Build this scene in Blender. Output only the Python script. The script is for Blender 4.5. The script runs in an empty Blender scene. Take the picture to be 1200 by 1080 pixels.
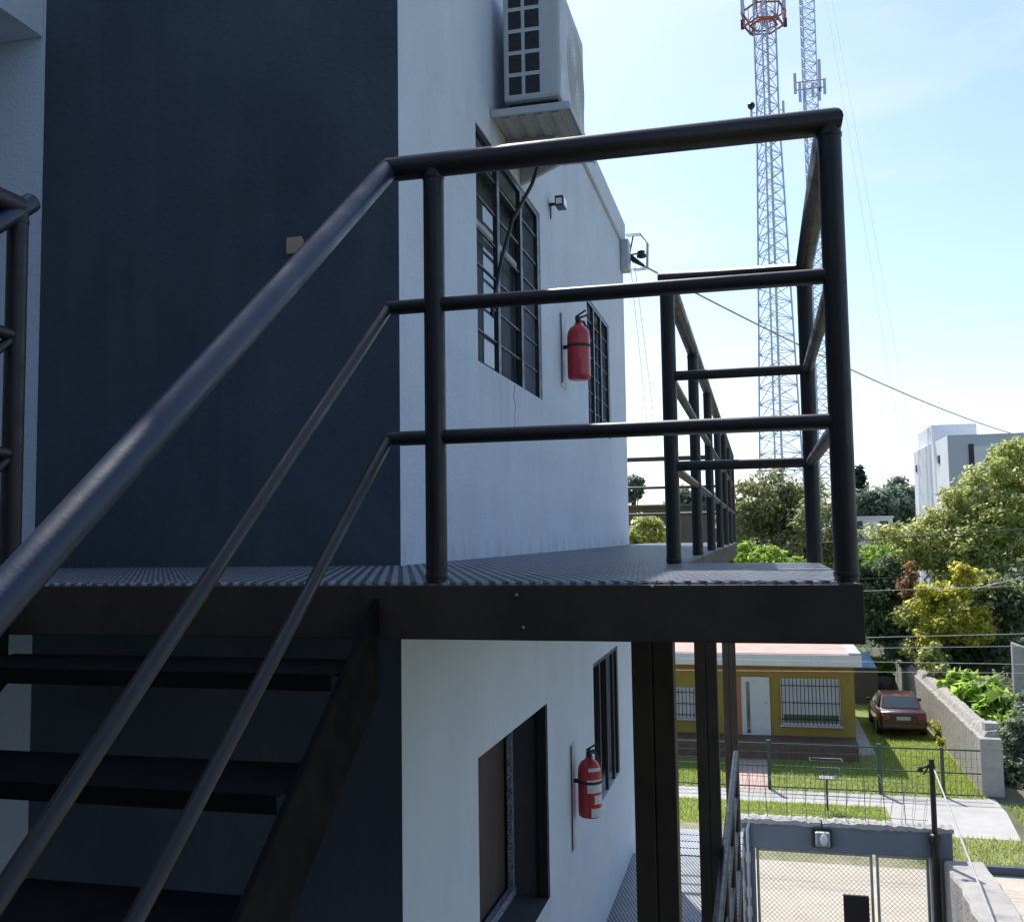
import bpy, bmesh, math, random
import numpy as np
from mathutils import Vector, Matrix
random.seed(7); rng = np.random.default_rng(7)
R_ = math.radians
scene = bpy.context.scene
C = scene.collection
# ------------------------------------------------------------------ camera
F_PX = 1162.3; PITCH = 0.0761; ROLL = -0.0144; YAW = 0.2431       # measured from the photograph (1200 x 1080)
def cam_axes():
    cy, sy, cp, sp = math.cos(YAW), math.sin(YAW), math.cos(PITCH), math.sin(PITCH)
    fw = Vector((-sy*cp, cy*cp, sp)); rt = Vector((cy, sy, 0)); up = rt.cross(fw)
    c, s = math.cos(ROLL), math.sin(ROLL)
    return c*rt + s*up, c*up - s*rt, fw
RT, UP, FW = cam_axes()
cam = bpy.data.cameras.new('camera'); camo = bpy.data.objects.new('camera', cam); C.objects.link(camo)
cam.sensor_fit = 'HORIZONTAL'; cam.sensor_width = 36; cam.lens = F_PX/1200*36
cam.clip_start = 0.05; cam.clip_end = 3000
camo.matrix_world = Matrix(((RT.x, UP.x, -FW.x, 0), (RT.y, UP.y, -FW.y, 0), (RT.z, UP.z, -FW.z, 0), (0, 0, 0, 1)))
scene.camera = camo
def ray(x, y): return FW + RT*((x-600)/F_PX) - UP*((y-540)/F_PX)
def at(x, y, Y):                       # measured point of the photograph at distance Y
    d = ray(x, y); return d*(Y/d.y)
def atz(x, y, z):
    d = ray(x, y); return d*(z/d.z)
# ------------------------------------------------------------------ light
SUN_AZ = R_(-23.6); SUN_EL = R_(52.5)
world = bpy.data.worlds.new('World'); scene.world = world; world.use_nodes = True
wn, wl = world.node_tree.nodes, world.node_tree.links
sky = wn.new('ShaderNodeTexSky'); sky.sky_type = 'NISHITA'; sky.sun_disc = False
sky.sun_elevation = SUN_EL; sky.sun_rotation = SUN_AZ; sky.air_density = 1.0; sky.dust_density = 1.0; sky.ozone_density = 3.0
bg = wn['Background']; bg.inputs['Strength'].default_value = 0.12
ctc = wn.new('ShaderNodeTexCoord'); cmp_ = wn.new('ShaderNodeMapping'); cmp_.inputs['Scale'].default_value = (1.2, 1.2, 4.0)
wl.new(ctc.outputs['Generated'], cmp_.inputs[0])
cnz = wn.new('ShaderNodeTexNoise'); cnz.inputs['Scale'].default_value = 2.6; cnz.inputs['Detail'].default_value = 8; wl.new(cmp_.outputs[0], cnz.inputs['Vector'])
cmr = wn.new('ShaderNodeMapRange'); cmr.inputs[1].default_value = .48; cmr.inputs[2].default_value = .80; cmr.inputs[4].default_value = .55; wl.new(cnz.outputs['Fac'], cmr.inputs[0])
cmx = wn.new('ShaderNodeMix'); cmx.data_type = 'RGBA'; cmx.inputs[7].default_value = (5.2, 5.4, 5.6, 1)
wl.new(cmr.outputs[0], cmx.inputs[0]); wl.new(sky.outputs[0], cmx.inputs[6]); wl.new(cmx.outputs[2], bg.inputs[0])      # thin high cloud over the Nishita sky
sl = bpy.data.lights.new('sun', 'SUN'); sl.energy = 3.4; sl.angle = R_(0.5); sl.color = (1, 0.96, 0.90)
so = bpy.data.objects.new('sun', sl); C.objects.link(so)
sd = Vector((math.sin(SUN_AZ)*math.cos(SUN_EL), math.cos(SUN_AZ)*math.cos(SUN_EL), math.sin(SUN_EL)))
so.rotation_euler = sd.to_track_quat('Z', 'Y').to_euler(); so.location = (0, 0, 60)
scene.view_settings.view_transform = 'Standard'; scene.view_settings.look = 'None'
scene.view_settings.exposure = 0.8; scene.view_settings.gamma = 1
G = -6.5                               # street level below the eye
# ------------------------------------------------------------------ materials
def mat(name, col, rough=0.6, var=0.15, scale=3.0, bump=0.0, bscale=40, metal=0.0, stretch=(1, 1, 1), col2=None, spec=0.5, coat=0.0, detail=6):
    m = bpy.data.materials.new(name); m.use_nodes = True
    n, l = m.node_tree.nodes, m.node_tree.links; b = n['Principled BSDF']
    b.inputs['Roughness'].default_value = rough; b.inputs['Metallic'].default_value = metal
    b.inputs['Specular IOR Level'].default_value = spec; b.inputs['Coat Weight'].default_value = coat
    tc = n.new('ShaderNodeTexCoord'); mp = n.new('ShaderNodeMapping'); mp.inputs['Scale'].default_value = stretch
    l.new(tc.outputs['Object'], mp.inputs[0])
    nz = n.new('ShaderNodeTexNoise'); nz.inputs['Scale'].default_value = scale; nz.inputs['Detail'].default_value = detail; nz.inputs['Roughness'].default_value = .65
    l.new(mp.outputs[0], nz.inputs['Vector'])
    rp = n.new('ShaderNodeValToRGB'); rp.color_ramp.elements[0].position = .3; rp.color_ramp.elements[1].position = .7
    c2 = col2 if col2 else tuple(min(1, c*(1+var)) for c in col)
    c1 = col if col2 else tuple(c*(1-var) for c in col)
    rp.color_ramp.elements[0].color = (*c1, 1); rp.color_ramp.elements[1].color = (*c2, 1)
    l.new(nz.outputs['Fac'], rp.inputs[0]); l.new(rp.outputs[0], b.inputs['Base Color'])
    nr = n.new('ShaderNodeTexNoise'); nr.inputs['Scale'].default_value = scale*2.3; nr.inputs['Detail'].default_value = 5; l.new(mp.outputs[0], nr.inputs['Vector'])
    rr = n.new('ShaderNodeMapRange'); rr.inputs[1].default_value = .3; rr.inputs[2].default_value = .7; rr.inputs[3].default_value = rough*.8; rr.inputs[4].default_value = min(1, rough*1.3)
    l.new(nr.outputs['Fac'], rr.inputs[0]); l.new(rr.outputs[0], b.inputs['Roughness'])
    if bump:
        n2 = n.new('ShaderNodeTexNoise'); n2.inputs['Scale'].default_value = bscale; n2.inputs['Detail'].default_value = 4
        l.new(tc.outputs['Object'], n2.inputs['Vector'])
        bp = n.new('ShaderNodeBump'); bp.inputs['Strength'].default_value = bump; bp.inputs['Distance'].default_value = .02
        l.new(n2.outputs['Fac'], bp.inputs['Height']); l.new(bp.outputs[0], b.inputs['Normal'])
    return m
def overlay(m, col, lo, hi, scale, stretch=(1, 1, 1), amount=1.0, detail=8):     # stains, wear: a second colour where a noise is high
    n, l = m.node_tree.nodes, m.node_tree.links; b = n['Principled BSDF']
    src = b.inputs['Base Color'].links[0].from_socket
    tc = n.new('ShaderNodeTexCoord'); mp = n.new('ShaderNodeMapping'); mp.inputs['Scale'].default_value = stretch
    l.new(tc.outputs['Object'], mp.inputs[0])
    nz = n.new('ShaderNodeTexNoise'); nz.inputs['Scale'].default_value = scale; nz.inputs['Detail'].default_value = detail; nz.inputs['Roughness'].default_value = .7
    l.new(mp.outputs[0], nz.inputs['Vector'])
    mr = n.new('ShaderNodeMapRange'); mr.inputs[1].default_value = lo; mr.inputs[2].default_value = hi; mr.inputs[4].default_value = amount
    l.new(nz.outputs['Fac'], mr.inputs[0])
    mx = n.new('ShaderNodeMix'); mx.data_type = 'RGBA'; mx.inputs[7].default_value = (*col, 1)
    l.new(mr.outputs[0], mx.inputs[0]); l.new(src, mx.inputs[6]); l.new(mx.outputs[2], b.inputs['Base Color'])
    return m
M = {}
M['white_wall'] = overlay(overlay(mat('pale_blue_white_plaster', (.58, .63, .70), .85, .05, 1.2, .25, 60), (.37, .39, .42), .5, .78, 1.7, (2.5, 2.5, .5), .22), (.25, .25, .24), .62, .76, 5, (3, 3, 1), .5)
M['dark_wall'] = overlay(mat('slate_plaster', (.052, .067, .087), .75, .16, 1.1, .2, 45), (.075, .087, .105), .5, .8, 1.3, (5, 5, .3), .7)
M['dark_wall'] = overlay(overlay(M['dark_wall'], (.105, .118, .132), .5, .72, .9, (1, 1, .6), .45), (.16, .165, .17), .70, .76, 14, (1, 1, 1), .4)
M['steel'] = overlay(overlay(mat('black_steel_paint', (.016, .0145, .0138), .40, .3, 6, .025, 160, spec=.45), (.022, .014, .011), .58, .75, 9, (1, 1, 1), .7), (.08, .075, .07), .68, .75, 48, (1, 1, 1), .65)
M['steel_dull'] = overlay(overlay(mat('black_structural_steel', (.055, .040, .029), .62, .25, 5, .03, 120, spec=.3), (.034, .022, .015), .56, .76, 7, (1, 1, .6), .7), (.10, .09, .08), .73, .77, 55, (1, 1, 1), .6)
M['stair_steel'] = overlay(mat('very_dark_stair_steel', (.011, .011, .012), .8, .3, 5, .03, 90, spec=.05), (.019, .017, .015), .56, .75, 8, (1, 1, 1), .7)
M['rail_sky_tint'] = overlay(overlay(mat('worn_black_rail_paint_sky_tinted', (.012, .024, .054), .40, .3, 5, .03, 140, spec=.5), (.035, .028, .024), .60, .74, 8, (1, 1, 1), .7), (.16, .17, .18), .66, .74, 70, (1, 1, 1), .55)  # worn black paint; the blue in its base stands in for reflected sky
M['steel_grate'] = overlay(mat('worn_steel_floor', (.42, .45, .49), .38, .2, 5, .1, 60), (.36, .36, .36), .52, .7, 14, (1, 1, 1), .6)
M['iron'] = mat('dark_window_iron', (.02, .022, .026), .4, .3, 10)
M['curtain'] = mat('curtain_cloth', (.72, .72, .74), .9, .12, 4, stretch=(1, 9, .4))
M['pane_sheen'] = mat('pane_sheen_cloth', (.52, .56, .62), .9, .12, 4, stretch=(1, 9, .4))  # added behind the glass, its grey stands in for sky reflected in the panes
M['brown_blind'] = mat('brown_blind', (.075, .052, .045), .8, .2, 3, stretch=(1, 8, .5))
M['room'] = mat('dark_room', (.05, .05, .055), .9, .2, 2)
M['red_paint'] = mat('red_enamel', (.42, .018, .022), .38, .12, 6, coat=.3)
M['black_rubber'] = mat('black_rubber', (.018, .018, .02), .55, .2, 9)
M['ac_white'] = overlay(mat('cream_sheet_metal', (.46, .47, .48), .5, .05, 4), (.33, .30, .25), .6, .8, 4, (1, 1, 3), .5)
M['dark_hole'] = mat('dark_fin_coil', (.012, .013, .015), .6, .3, 30)
M['paper'] = overlay(mat('paper_label', (.68, .67, .63), .6, .05, 10), (.25, .2, .2), .56, .6, 50, (1, 1, 3), .6)
M['grey_portal'] = overlay(mat('grey_painted_wall', (.165, .195, .235), .85, .08, 2, .2, 50), (.11, .12, .13), .58, .78, 3, (3, 3, .5), .5)
M['pale_cap'] = overlay(mat('pale_mortar', (.38, .37, .35), .9, .12, 6, .4, 30), (.3, .29, .27), .55, .7, 9, (1, 1, 1), .7)
M['galv'] = mat('galvanised_metal', (.42, .43, .44), .42, .18, 9, metal=.6)
M['green_metal'] = mat('dark_green_metal', (.028, .06, .05), .5, .25, 8)
M['yellow'] = overlay(mat('ochre_paint', (.25, .18, .03), .85, .1, 2, .2, 40), (.17, .125, .035), .58, .8, 2, (2, 2, .6), .6)
M['orange_wood'] = mat('orange_wood', (.33, .12, .03), .6, .25, 4, stretch=(8, 8, .6))
M['white_paint'] = overlay(mat('white_joinery', (.48, .48, .48), .5, .06, 5), (.42, .41, .39), .6, .8, 7, (1, 1, 1), .5)
M['roof_pink'] = overlay(mat('salmon_roof_membrane', (.56, .33, .27), .85, .14, 1.5, .3, 20), (.62, .55, .5), .52, .7, 1.2, (.4, 3, 1), .8)
M['fascia'] = overlay(mat('white_fascia', (.58, .58, .57), .8, .07, 2), (.25, .24, .22), .58, .75, 3, (3, 3, 1), .6)
M['terracotta'] = overlay(mat('terracotta_tiles', (.11, .065, .05), .6, .2, 5), (.17, .11, .09), .55, .7, 8, (1, 1, 1), .6)
M['pink_paving'] = overlay(mat('pink_paving', (.50, .36, .31), .85, .12, 5, .3, 20), (.38, .28, .24), .55, .65, 6, (1, 1, 1), .7)
M['concrete'] = overlay(mat('pale_concrete', (.44, .42, .39), .9, .10, 1.3, .3, 30), (.36, .34, .30), .55, .75, 1.8, (1, 1, 1), .6)
M['dirt_road'] = overlay(overlay(mat('sandy_dirt', (.48, .42, .33), .95, .12, 1.2, .5, 18), (.33, .29, .235), .52, .72, .9, (.25, 2.2, 1), .9), (.28, .25, .2), .58, .68, 5, (.5, 1.4, 1), .6)
M['verge'] = overlay(mat('dry_verge', (.19, .19, .085), .95, .25, 3, .5, 20), (.33, .28, .2), .5, .66, 1.2, (1, 1, 1), .9)
M['lawn'] = overlay(mat('lawn', (.20, .25, .05), .95, .22, 2.5, .5, 30), (.30, .29, .10), .5, .72, 1.1, (1, 1, 1), .8)
M['soil'] = overlay(mat('ground_soil', (.10, .11, .05), .95, .25, .6, .4, 10), (.18, .15, .1), .52, .7, .5, (1, 1, 1), .8)
M['yard_soil'] = overlay(mat('dark_yard_earth', (.06, .06, .05), .95, .25, 1.5, .4, 14), (.11, .10, .085), .52, .7, 1.2, (1, 1, 1), .8)
M['stone'] = overlay(overlay(mat('rubble_stone', (.36, .33, .29), .95, .3, 9, .9, 16, detail=9), (.17, .15, .13), .54, .66, 6, (1, 1, 1), .8), (.2, .19, .14), .56, .75, .9, (1, 1, 1), .5)
M['old_stucco'] = overlay(mat('old_grey_stucco', (.38, .36, .33), .95, .14, 2, .5, 25), (.2, .19, .17), .52, .72, 2.4, (1, 1, 2), .7)
M['dull_wire'] = mat('dull_grey_wire', (.16, .16, .16), .6, .2, 5)
M['lace'] = overlay(mat('speckled_lace_edge', (.10, .10, .11), .8, .1, 9), (.42, .46, .54), .49, .53, 110, (1, 1, 1), 1.0)
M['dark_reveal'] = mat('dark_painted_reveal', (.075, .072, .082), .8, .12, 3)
M['bark'] = mat('bark', (.10, .075, .055), .95, .35, 9, .6, 30, stretch=(1, 1, .3))
M['pale_house'] = overlay(mat('pale_render', (.74, .74, .76), .9, .05, .5), (.68, .68, .69), .6, .8, .5, (1, 1, 1), .12)
M['grey_house'] = overlay(mat('grey_render', (.54, .55, .57), .9, .06, .4), (.44, .44, .45), .6, .8, .5, (1, 1, .3), .6)
M['brown_house'] = mat('brown_render', (.13, .105, .085), .9, .15, .7)
M['blue_tarp'] = mat('blue_sheet', (.26, .42, .62), .45, .15, 3)
M['tower_blue'] = mat('haze_tinted_tower_steel', (.44, .55, .74), .5, .1, 2)  # pale steel tinted blue to stand in for haze and sky bleed
M['tower_red'] = mat('faded_red_tower_steel', (.40, .12, .09), .6, .15, 2)
M['cable'] = mat('black_cable', (.03, .03, .03), .6, .2, 5)
M['pale_cable'] = mat('weathered_pale_cable', (.42, .42, .42), .6, .2, 5)
M['car_red'] = mat('dark_red_car_paint', (.06, .006, .012), .3, .06, 4, coat=.8)
M['car_glass'] = mat('car_glass', (.05, .075, .075), .06, .05, 4, spec=.8)
M['tail_red'] = mat('tail_lamp_red', (.32, .02, .02), .2, .1, 8, coat=.5)
M['chrome'] = mat('chrome', (.6, .6, .6), .18, .05, 8, metal=1)
M['tyre'] = mat('tyre', (.02, .02, .02), .85, .2, 9)
M['beige'] = mat('beige_plastic', (.42, .34, .20), .6, .1, 6)
M['glass_lamp'] = mat('lamp_glass', (.7, .72, .75), .1, .04, 5, spec=.8)
M['pot'] = mat('clay_pot', (.2, .17, .15), .9, .2, 6)
M['red_sticker'] = mat('red_sticker', (.6, .05, .05), .5, .05, 6)
def glass(name, tint, gl=.9):
    m = bpy.data.materials.new(name); m.use_nodes = True
    n, l = m.node_tree.nodes, m.node_tree.links; n.remove(n['Principled BSDF'])
    tr = n.new('ShaderNodeBsdfTransparent'); tr.inputs[0].default_value = (*tint, 1)
    g = n.new('ShaderNodeBsdfGlossy'); g.inputs['Roughness'].default_value = .03; g.inputs[0].default_value = (gl, gl, gl, 1)
    fr = n.new('ShaderNodeFresnel'); fr.inputs[0].default_value = 1.5
    nz = n.new('ShaderNodeTexNoise'); nz.inputs['Scale'].default_value = 1.5
    bp = n.new('ShaderNodeBump'); bp.inputs['Strength'].default_value = .02; l.new(nz.outputs[0], bp.inputs['Height']); l.new(bp.outputs[0], g.inputs['Normal'])
    mx = n.new('ShaderNodeMixShader'); l.new(fr.outputs[0], mx.inputs[0]); l.new(tr.outputs[0], mx.inputs[1]); l.new(g.outputs[0], mx.inputs[2])
    l.new(mx.outputs[0], n['Material Output'].inputs[0]); return m
M['glass'] = glass('window_glass', (.72, .76, .76))
def leafmat(name, stops, trans=.58, rough=.5):
    m = bpy.data.materials.new(name); m.use_nodes = True
    n, l = m.node_tree.nodes, m.node_tree.links; b = n['Principled BSDF']
    g = n.new('ShaderNodeNewGeometry'); rp = n.new('ShaderNodeValToRGB'); e = rp.color_ramp.elements
    while len(e) < len(stops): e.new(.5)
    for i, c in enumerate(stops): e[i].position = i/(len(stops)-1); e[i].color = (*c, 1)
    l.new(g.outputs['Random Per Island'], rp.inputs[0]); l.new(rp.outputs[0], b.inputs['Base Color'])
    b.inputs['Roughness'].default_value = rough; b.inputs['Specular IOR Level'].default_value = .35
    hs = n.new('ShaderNodeHueSaturation'); hs.inputs['Value'].default_value = 2.3; hs.inputs['Saturation'].default_value = .95; l.new(rp.outputs[0], hs.inputs['Color'])
    tl = n.new('ShaderNodeBsdfTranslucent'); l.new(hs.outputs[0], tl.inputs[0])
    mx = n.new('ShaderNodeMixShader'); mx.inputs[0].default_value = trans
    l.new(b.outputs[0], mx.inputs[1]); l.new(tl.outputs[0], mx.inputs[2]); l.new(mx.outputs[0], n['Material Output'].inputs[0]); return m
M['leaf_light'] = leafmat('light_foliage', [(.14, .165, .045), (.24, .265, .07), (.33, .35, .12), (.42, .42, .22)])
M['leaf_yellow'] = leafmat('yellow_foliage', [(.18, .19, .03), (.33, .32, .04), (.42, .40, .07)])
M['leaf_dark'] = leafmat('dark_foliage', [(.055, .085, .04), (.095, .135, .065), (.15, .19, .105)])
M['leaf_bright'] = leafmat('bright_foliage', [(.12, .20, .025), (.20, .30, .04), (.27, .37, .07)])
M['leaf_olive'] = leafmat('olive_foliage', [(.13, .145, .065), (.20, .215, .10), (.28, .29, .155)])
M['leaf_far'] = leafmat('far_foliage', [(.09, .125, .09), (.13, .165, .12), (.17, .20, .155)])  # lightened in the colour to stand in for distance haze
M['leaf_cyp'] = leafmat('cypress_foliage', [(.015, .035, .02), (.03, .055, .03)], .15)
M['leaf_red'] = leafmat('reddish_foliage', [(.12, .11, .04), (.22, .11, .06), (.26, .16, .07)])
M['leaf_grey'] = leafmat('grey_foliage', [(.10, .13, .085), (.16, .19, .12), (.23, .25, .18)])
M['grass'] = leafmat('grass_blades', [(.14, .20, .035), (.24, .30, .05), (.34, .35, .12)], .45)
def wall_grime(m, boxes):              # rain streaks and splash dirt at given spots (y0, y1, z_top, z_bottom, strength), fading downwards or upwards
    n, l = m.node_tree.nodes, m.node_tree.links; b = n['Principled BSDF']
    tc = n.new('ShaderNodeTexCoord'); sp = n.new('ShaderNodeSeparateXYZ'); l.new(tc.outputs['Object'], sp.inputs[0])
    mp = n.new('ShaderNodeMapping'); mp.inputs['Scale'].default_value = (4, 4, .6); l.new(tc.outputs['Object'], mp.inputs[0])
    nz = n.new('ShaderNodeTexNoise'); nz.inputs['Scale'].default_value = 2.2; nz.inputs['Detail'].default_value = 6; l.new(mp.outputs[0], nz.inputs['Vector'])
    nr = n.new('ShaderNodeMapRange'); nr.inputs[1].default_value = .42; nr.inputs[2].default_value = .68; l.new(nz.outputs['Fac'], nr.inputs[0])
    def rng_(sock, a, b_):
        r = n.new('ShaderNodeMapRange'); r.interpolation_type = 'SMOOTHSTEP'; r.inputs[1].default_value = a; r.inputs[2].default_value = b_; l.new(sock, r.inputs[0]); return r.outputs[0]
    def mul(p, q):
        x = n.new('ShaderNodeMath'); x.operation = 'MULTIPLY'; l.new(p, x.inputs[0])
        if isinstance(q, float): x.inputs[1].default_value = q
        else: l.new(q, x.inputs[1])
        return x.outputs[0]
    for y0, y1, z0, z1, k in boxes:
        f = mul(rng_(sp.outputs[1], y0-.05, y0+.05), rng_(sp.outputs[1], y1+.05, y1-.05))
        f = mul(f, rng_(sp.outputs[2], z1, z0))
        e = n.new('ShaderNodeMath'); e.operation = 'LESS_THAN' if z0 > z1 else 'GREATER_THAN'; e.inputs[1].default_value = z0; l.new(sp.outputs[2], e.inputs[0])
        f = mul(mul(mul(f, e.outputs[0]), nr.outputs[0]), k)
        src = b.inputs['Base Color'].links[0].from_socket
        mx = n.new('ShaderNodeMix'); mx.data_type = 'RGBA'; mx.inputs[7].default_value = (.20, .19, .175, 1); l.new(f, mx.inputs[0]); l.new(src, mx.inputs[6]); l.new(mx.outputs[2], b.inputs['Base Color'])
wall_grime(M['white_wall'], [(4.7, 6.2, .87, .1, .16), (8.0, 9.2, .89, .2, .16), (4.9, 5.8, 2.3, 1.9, .35), (4.6, 6.2, -2.21, -2.9, .2), (3.4, 10.4, -.10, .05, .35), (3.4, 10.4, -3.14, -2.95, .4), (3.4, 10.4, 3.07, 2.5, .12)])
def grate_lines(m):                    # open bar grating: dark slots between light bars, running a little off the walkway's length
    n, l = m.node_tree.nodes, m.node_tree.links; b = n['Principled BSDF']; src = b.inputs['Base Color'].links[0].from_socket
    tc = n.new('ShaderNodeTexCoord'); mp = n.new('ShaderNodeMapping'); mp.inputs['Rotation'].default_value = (0, 0, R_(-20.4)); l.new(tc.outputs['Object'], mp.inputs[0])
    w = n.new('ShaderNodeTexWave'); w.inputs['Scale'].default_value = 10.5; w.inputs['Distortion'].default_value = .35; w.inputs['Detail'].default_value = 1; l.new(mp.outputs[0], w.inputs['Vector'])
    r = n.new('ShaderNodeMapRange'); r.inputs[1].default_value = .35; r.inputs[2].default_value = .6; r.inputs[3].default_value = .8; r.inputs[4].default_value = 0; l.new(w.outputs['Fac'], r.inputs[0])
    mx = n.new('ShaderNodeMix'); mx.data_type = 'RGBA'; mx.inputs[7].default_value = (.05, .055, .06, 1); l.new(r.outputs[0], mx.inputs[0]); l.new(src, mx.inputs[6]); l.new(mx.outputs[2], b.inputs['Base Color'])
grate_lines(M['steel_grate'])
# ------------------------------------------------------------------ mesh helpers
class MB:
    def __init__(s): s.v = []; s.f = []; s.sm = []
    def add(s, vs, fs, smooth=False):
        o = len(s.v); s.v += [tuple(v) for v in vs]; s.f += [tuple(i+o for i in f) for f in fs]; s.sm += [smooth]*len(fs); return s
    def box(s, x0, x1, y0, y1, z0, z1):
        return s.add([(x0, y0, z0), (x1, y0, z0), (x1, y1, z0), (x0, y1, z0), (x0, y0, z1), (x1, y0, z1), (x1, y1, z1), (x0, y1, z1)],
              [(0, 3, 2, 1), (4, 5, 6, 7), (0, 1, 5, 4), (1, 2, 6, 5), (2, 3, 7, 6), (3, 0, 4, 7)])
    def obox(s, mtx, sx, sy, sz):
        vs = [mtx @ Vector((x*sx/2, y*sy/2, z*sz/2)) for z in (-1, 1) for x, y in ((-1, -1), (1, -1), (1, 1), (-1, 1))]
        return s.add(vs, [(0, 3, 2, 1), (4, 5, 6, 7), (0, 1, 5, 4), (1, 2, 6, 5), (2, 3, 7, 6), (3, 0, 4, 7)])
    def quad(s, a, b, c, d): return s.add([a, b, c, d], [(0, 1, 2, 3)])
    def tube(s, pts, r, n=12, cap=True, smooth=True):
        pts = [Vector(p) for p in pts]; rs = r if isinstance(r, (list, tuple)) else [r]*len(pts)
        rings = []; ref = None
        for i, p in enumerate(pts):
            if i == 0: t = pts[1]-p
            elif i == len(pts)-1: t = p-pts[i-1]
            else: t = (p-pts[i-1]).normalized() + (pts[i+1]-p).normalized()
            t.normalize()
            if ref is None: ref = Vector((0, 0, 1)) if abs(t.z) < .9 else Vector((1, 0, 0))
            u = (ref - t*ref.dot(t)).normalized(); w = t.cross(u); ref = u
            k = 1.0
            if 0 < i < len(pts)-1:
                a = (p-pts[i-1]).normalized(); k = min(1.6, 1/max(.4, a.dot(t)))
            bis = None
            ring = [p + (u*math.cos(2*math.pi*j/n) + w*math.sin(2*math.pi*j/n))*rs[i] for j in range(n)]
            if k > 1.02:
                a = (p-pts[i-1]).normalized(); bn = (a - t*a.dot(t)).normalized()
                ring = [q + bn*((q-p).dot(bn))*(k-1) for q in ring]
            rings.append(ring)
        vs = [q for rg in rings for q in rg]; fs = []
        for i in range(len(rings)-1):
            for j in range(n): fs.append((i*n+j, i*n+(j+1) % n, (i+1)*n+(j+1) % n, (i+1)*n+j))
        s.add(vs, fs, smooth)
        if cap:
            s.add(rings[0], [tuple(reversed(range(n)))]); s.add(rings[-1], [tuple(range(n))])
        return s
    def lathe(s, prof, c, n=20, axis=(0, 0, 1)):           # prof: (r, h)
        c = Vector(c); ax = Vector(axis).normalized(); ref = Vector((1, 0, 0)) if abs(ax.x) < .9 else Vector((0, 1, 0))
        u = (ref-ax*ref.dot(ax)).normalized(); w = ax.cross(u); vs = []
        for r, h in prof: vs += [c + ax*h + (u*math.cos(2*math.pi*j/n)+w*math.sin(2*math.pi*j/n))*max(r, 1e-4) for j in range(n)]
        fs = [(i*n+j, i*n+(j+1) % n, (i+1)*n+(j+1) % n, (i+1)*n+j) for i in range(len(prof)-1) for j in range(n)]
        return s.add(vs, fs, True)
    def sphere(s, c, r, n=12, sq=(1, 1, 1)):
        c = Vector(c); vs = []; m = n//2
        for i in range(m+1):
            th = math.pi*i/m
            vs += [c+Vector((r*sq[0]*math.sin(th)*math.cos(2*math.pi*j/n), r*sq[1]*math.sin(th)*math.sin(2*math.pi*j/n), r*sq[2]*math.cos(th))) for j in range(n)]
        return s.add(vs, [(i*n+j, (i+1)*n+j, (i+1)*n+(j+1) % n, i*n+(j+1) % n) for i in range(m) for j in range(n)], True)
    def loft(s, secs, smooth=False, cap=True):
        n = len(secs[0]); vs = [p for sc in secs for p in sc]
        fs = [(i*n+j, i*n+(j+1) % n, (i+1)*n+(j+1) % n, (i+1)*n+j) for i in range(len(secs)-1) for j in range(n)]
        s.add(vs, fs, smooth)
        if cap: s.add(secs[0], [tuple(reversed(range(n)))]); s.add(secs[-1], [tuple(range(n))])
        return s
    def build(s, name, m, parent=None, bevel=0, solid=0):
        me = bpy.data.meshes.new(name); me.from_pydata(s.v, [], s.f); me.update()
        me.polygons.foreach_set('use_smooth', s.sm)
        me.materials.append(m); o = bpy.data.objects.new(name, me); C.objects.link(o)
        if parent is not None:
            o.parent = parent; o.matrix_parent_inverse = Matrix.Translation(parent.location).inverted()
        if bevel:
            b = o.modifiers.new('bevel', 'BEVEL'); b.width = bevel; b.segments = 2; b.limit_method = 'ANGLE'; b.harden_normals = False
        if solid:
            b = o.modifiers.new('solid', 'SOLIDIFY'); b.thickness = solid; b.offset = 0
        return o
def tag(o, label=None, cat=None, group=None, kind=None):
    if label: o['label'] = label
    if cat: o['category'] = cat
    if group: o['group'] = group
    if kind: o['kind'] = kind
    return o
def thing(name, label, cat, loc=(0, 0, 0), group=None):
    o = bpy.data.objects.new(name, None); o.location = loc; C.objects.link(o); o.empty_display_size = .2
    return tag(o, label, cat, group)
def part_label(o, t): o['label'] = t; return o
def sheet(name, x0, x1, y0, y1, z, m, n=1):
    return tag(MB().quad((x0, y0, z), (x1, y0, z), (x1, y1, z), (x0, y1, z)).build(name, m), kind='structure')
# ------------------------------------------------------------------ the setting: ground, street, paths
sheet('ground', -600, 600, -200, 1400, G, M['soil'])
sheet('street', -90, 90, 14.6, 20.95, G+.004, M['dirt_road'])
sheet('verge', -90, 90, 20.95, 23.25, G+.006, M['verge'])
sheet('yard', -9, 2.35, -8, 14.6, G+.004, M['yard_soil'])
sheet('grass_strip', -30, 2.68, 23.25, 25.35, G+.010, M['lawn'])
sheet('sidewalk', -30, 5.3, 25.35, 26.6, G+.014, M['concrete'])
tag(MB().quad((2.68, 23.2, G+.012), (5.1, 23.2, G+.012), (5.3, 25.36, G+.012), (2.68, 25.36, G+.012)).build('driveway', M['concrete']), kind='structure')
sheet('lawn', -30, 5.2, 26.6, 60, G+.010, M['lawn'])
sheet('garden_path', -.85, .06, 26.35, 29.9, G+.016, M['pink_paving'])
sheet('side_path', 2.58, 3.08, 29.2, 40, G+.016, M['concrete'])
kb = MB().box(3.7, 12, 20.86, 21.0, G, G+.16); kb.build('kerb', M['dark_wall'], bevel=.015)['kind'] = 'structure'  # dark slate colour stands in for the shade on the kerb face
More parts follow.
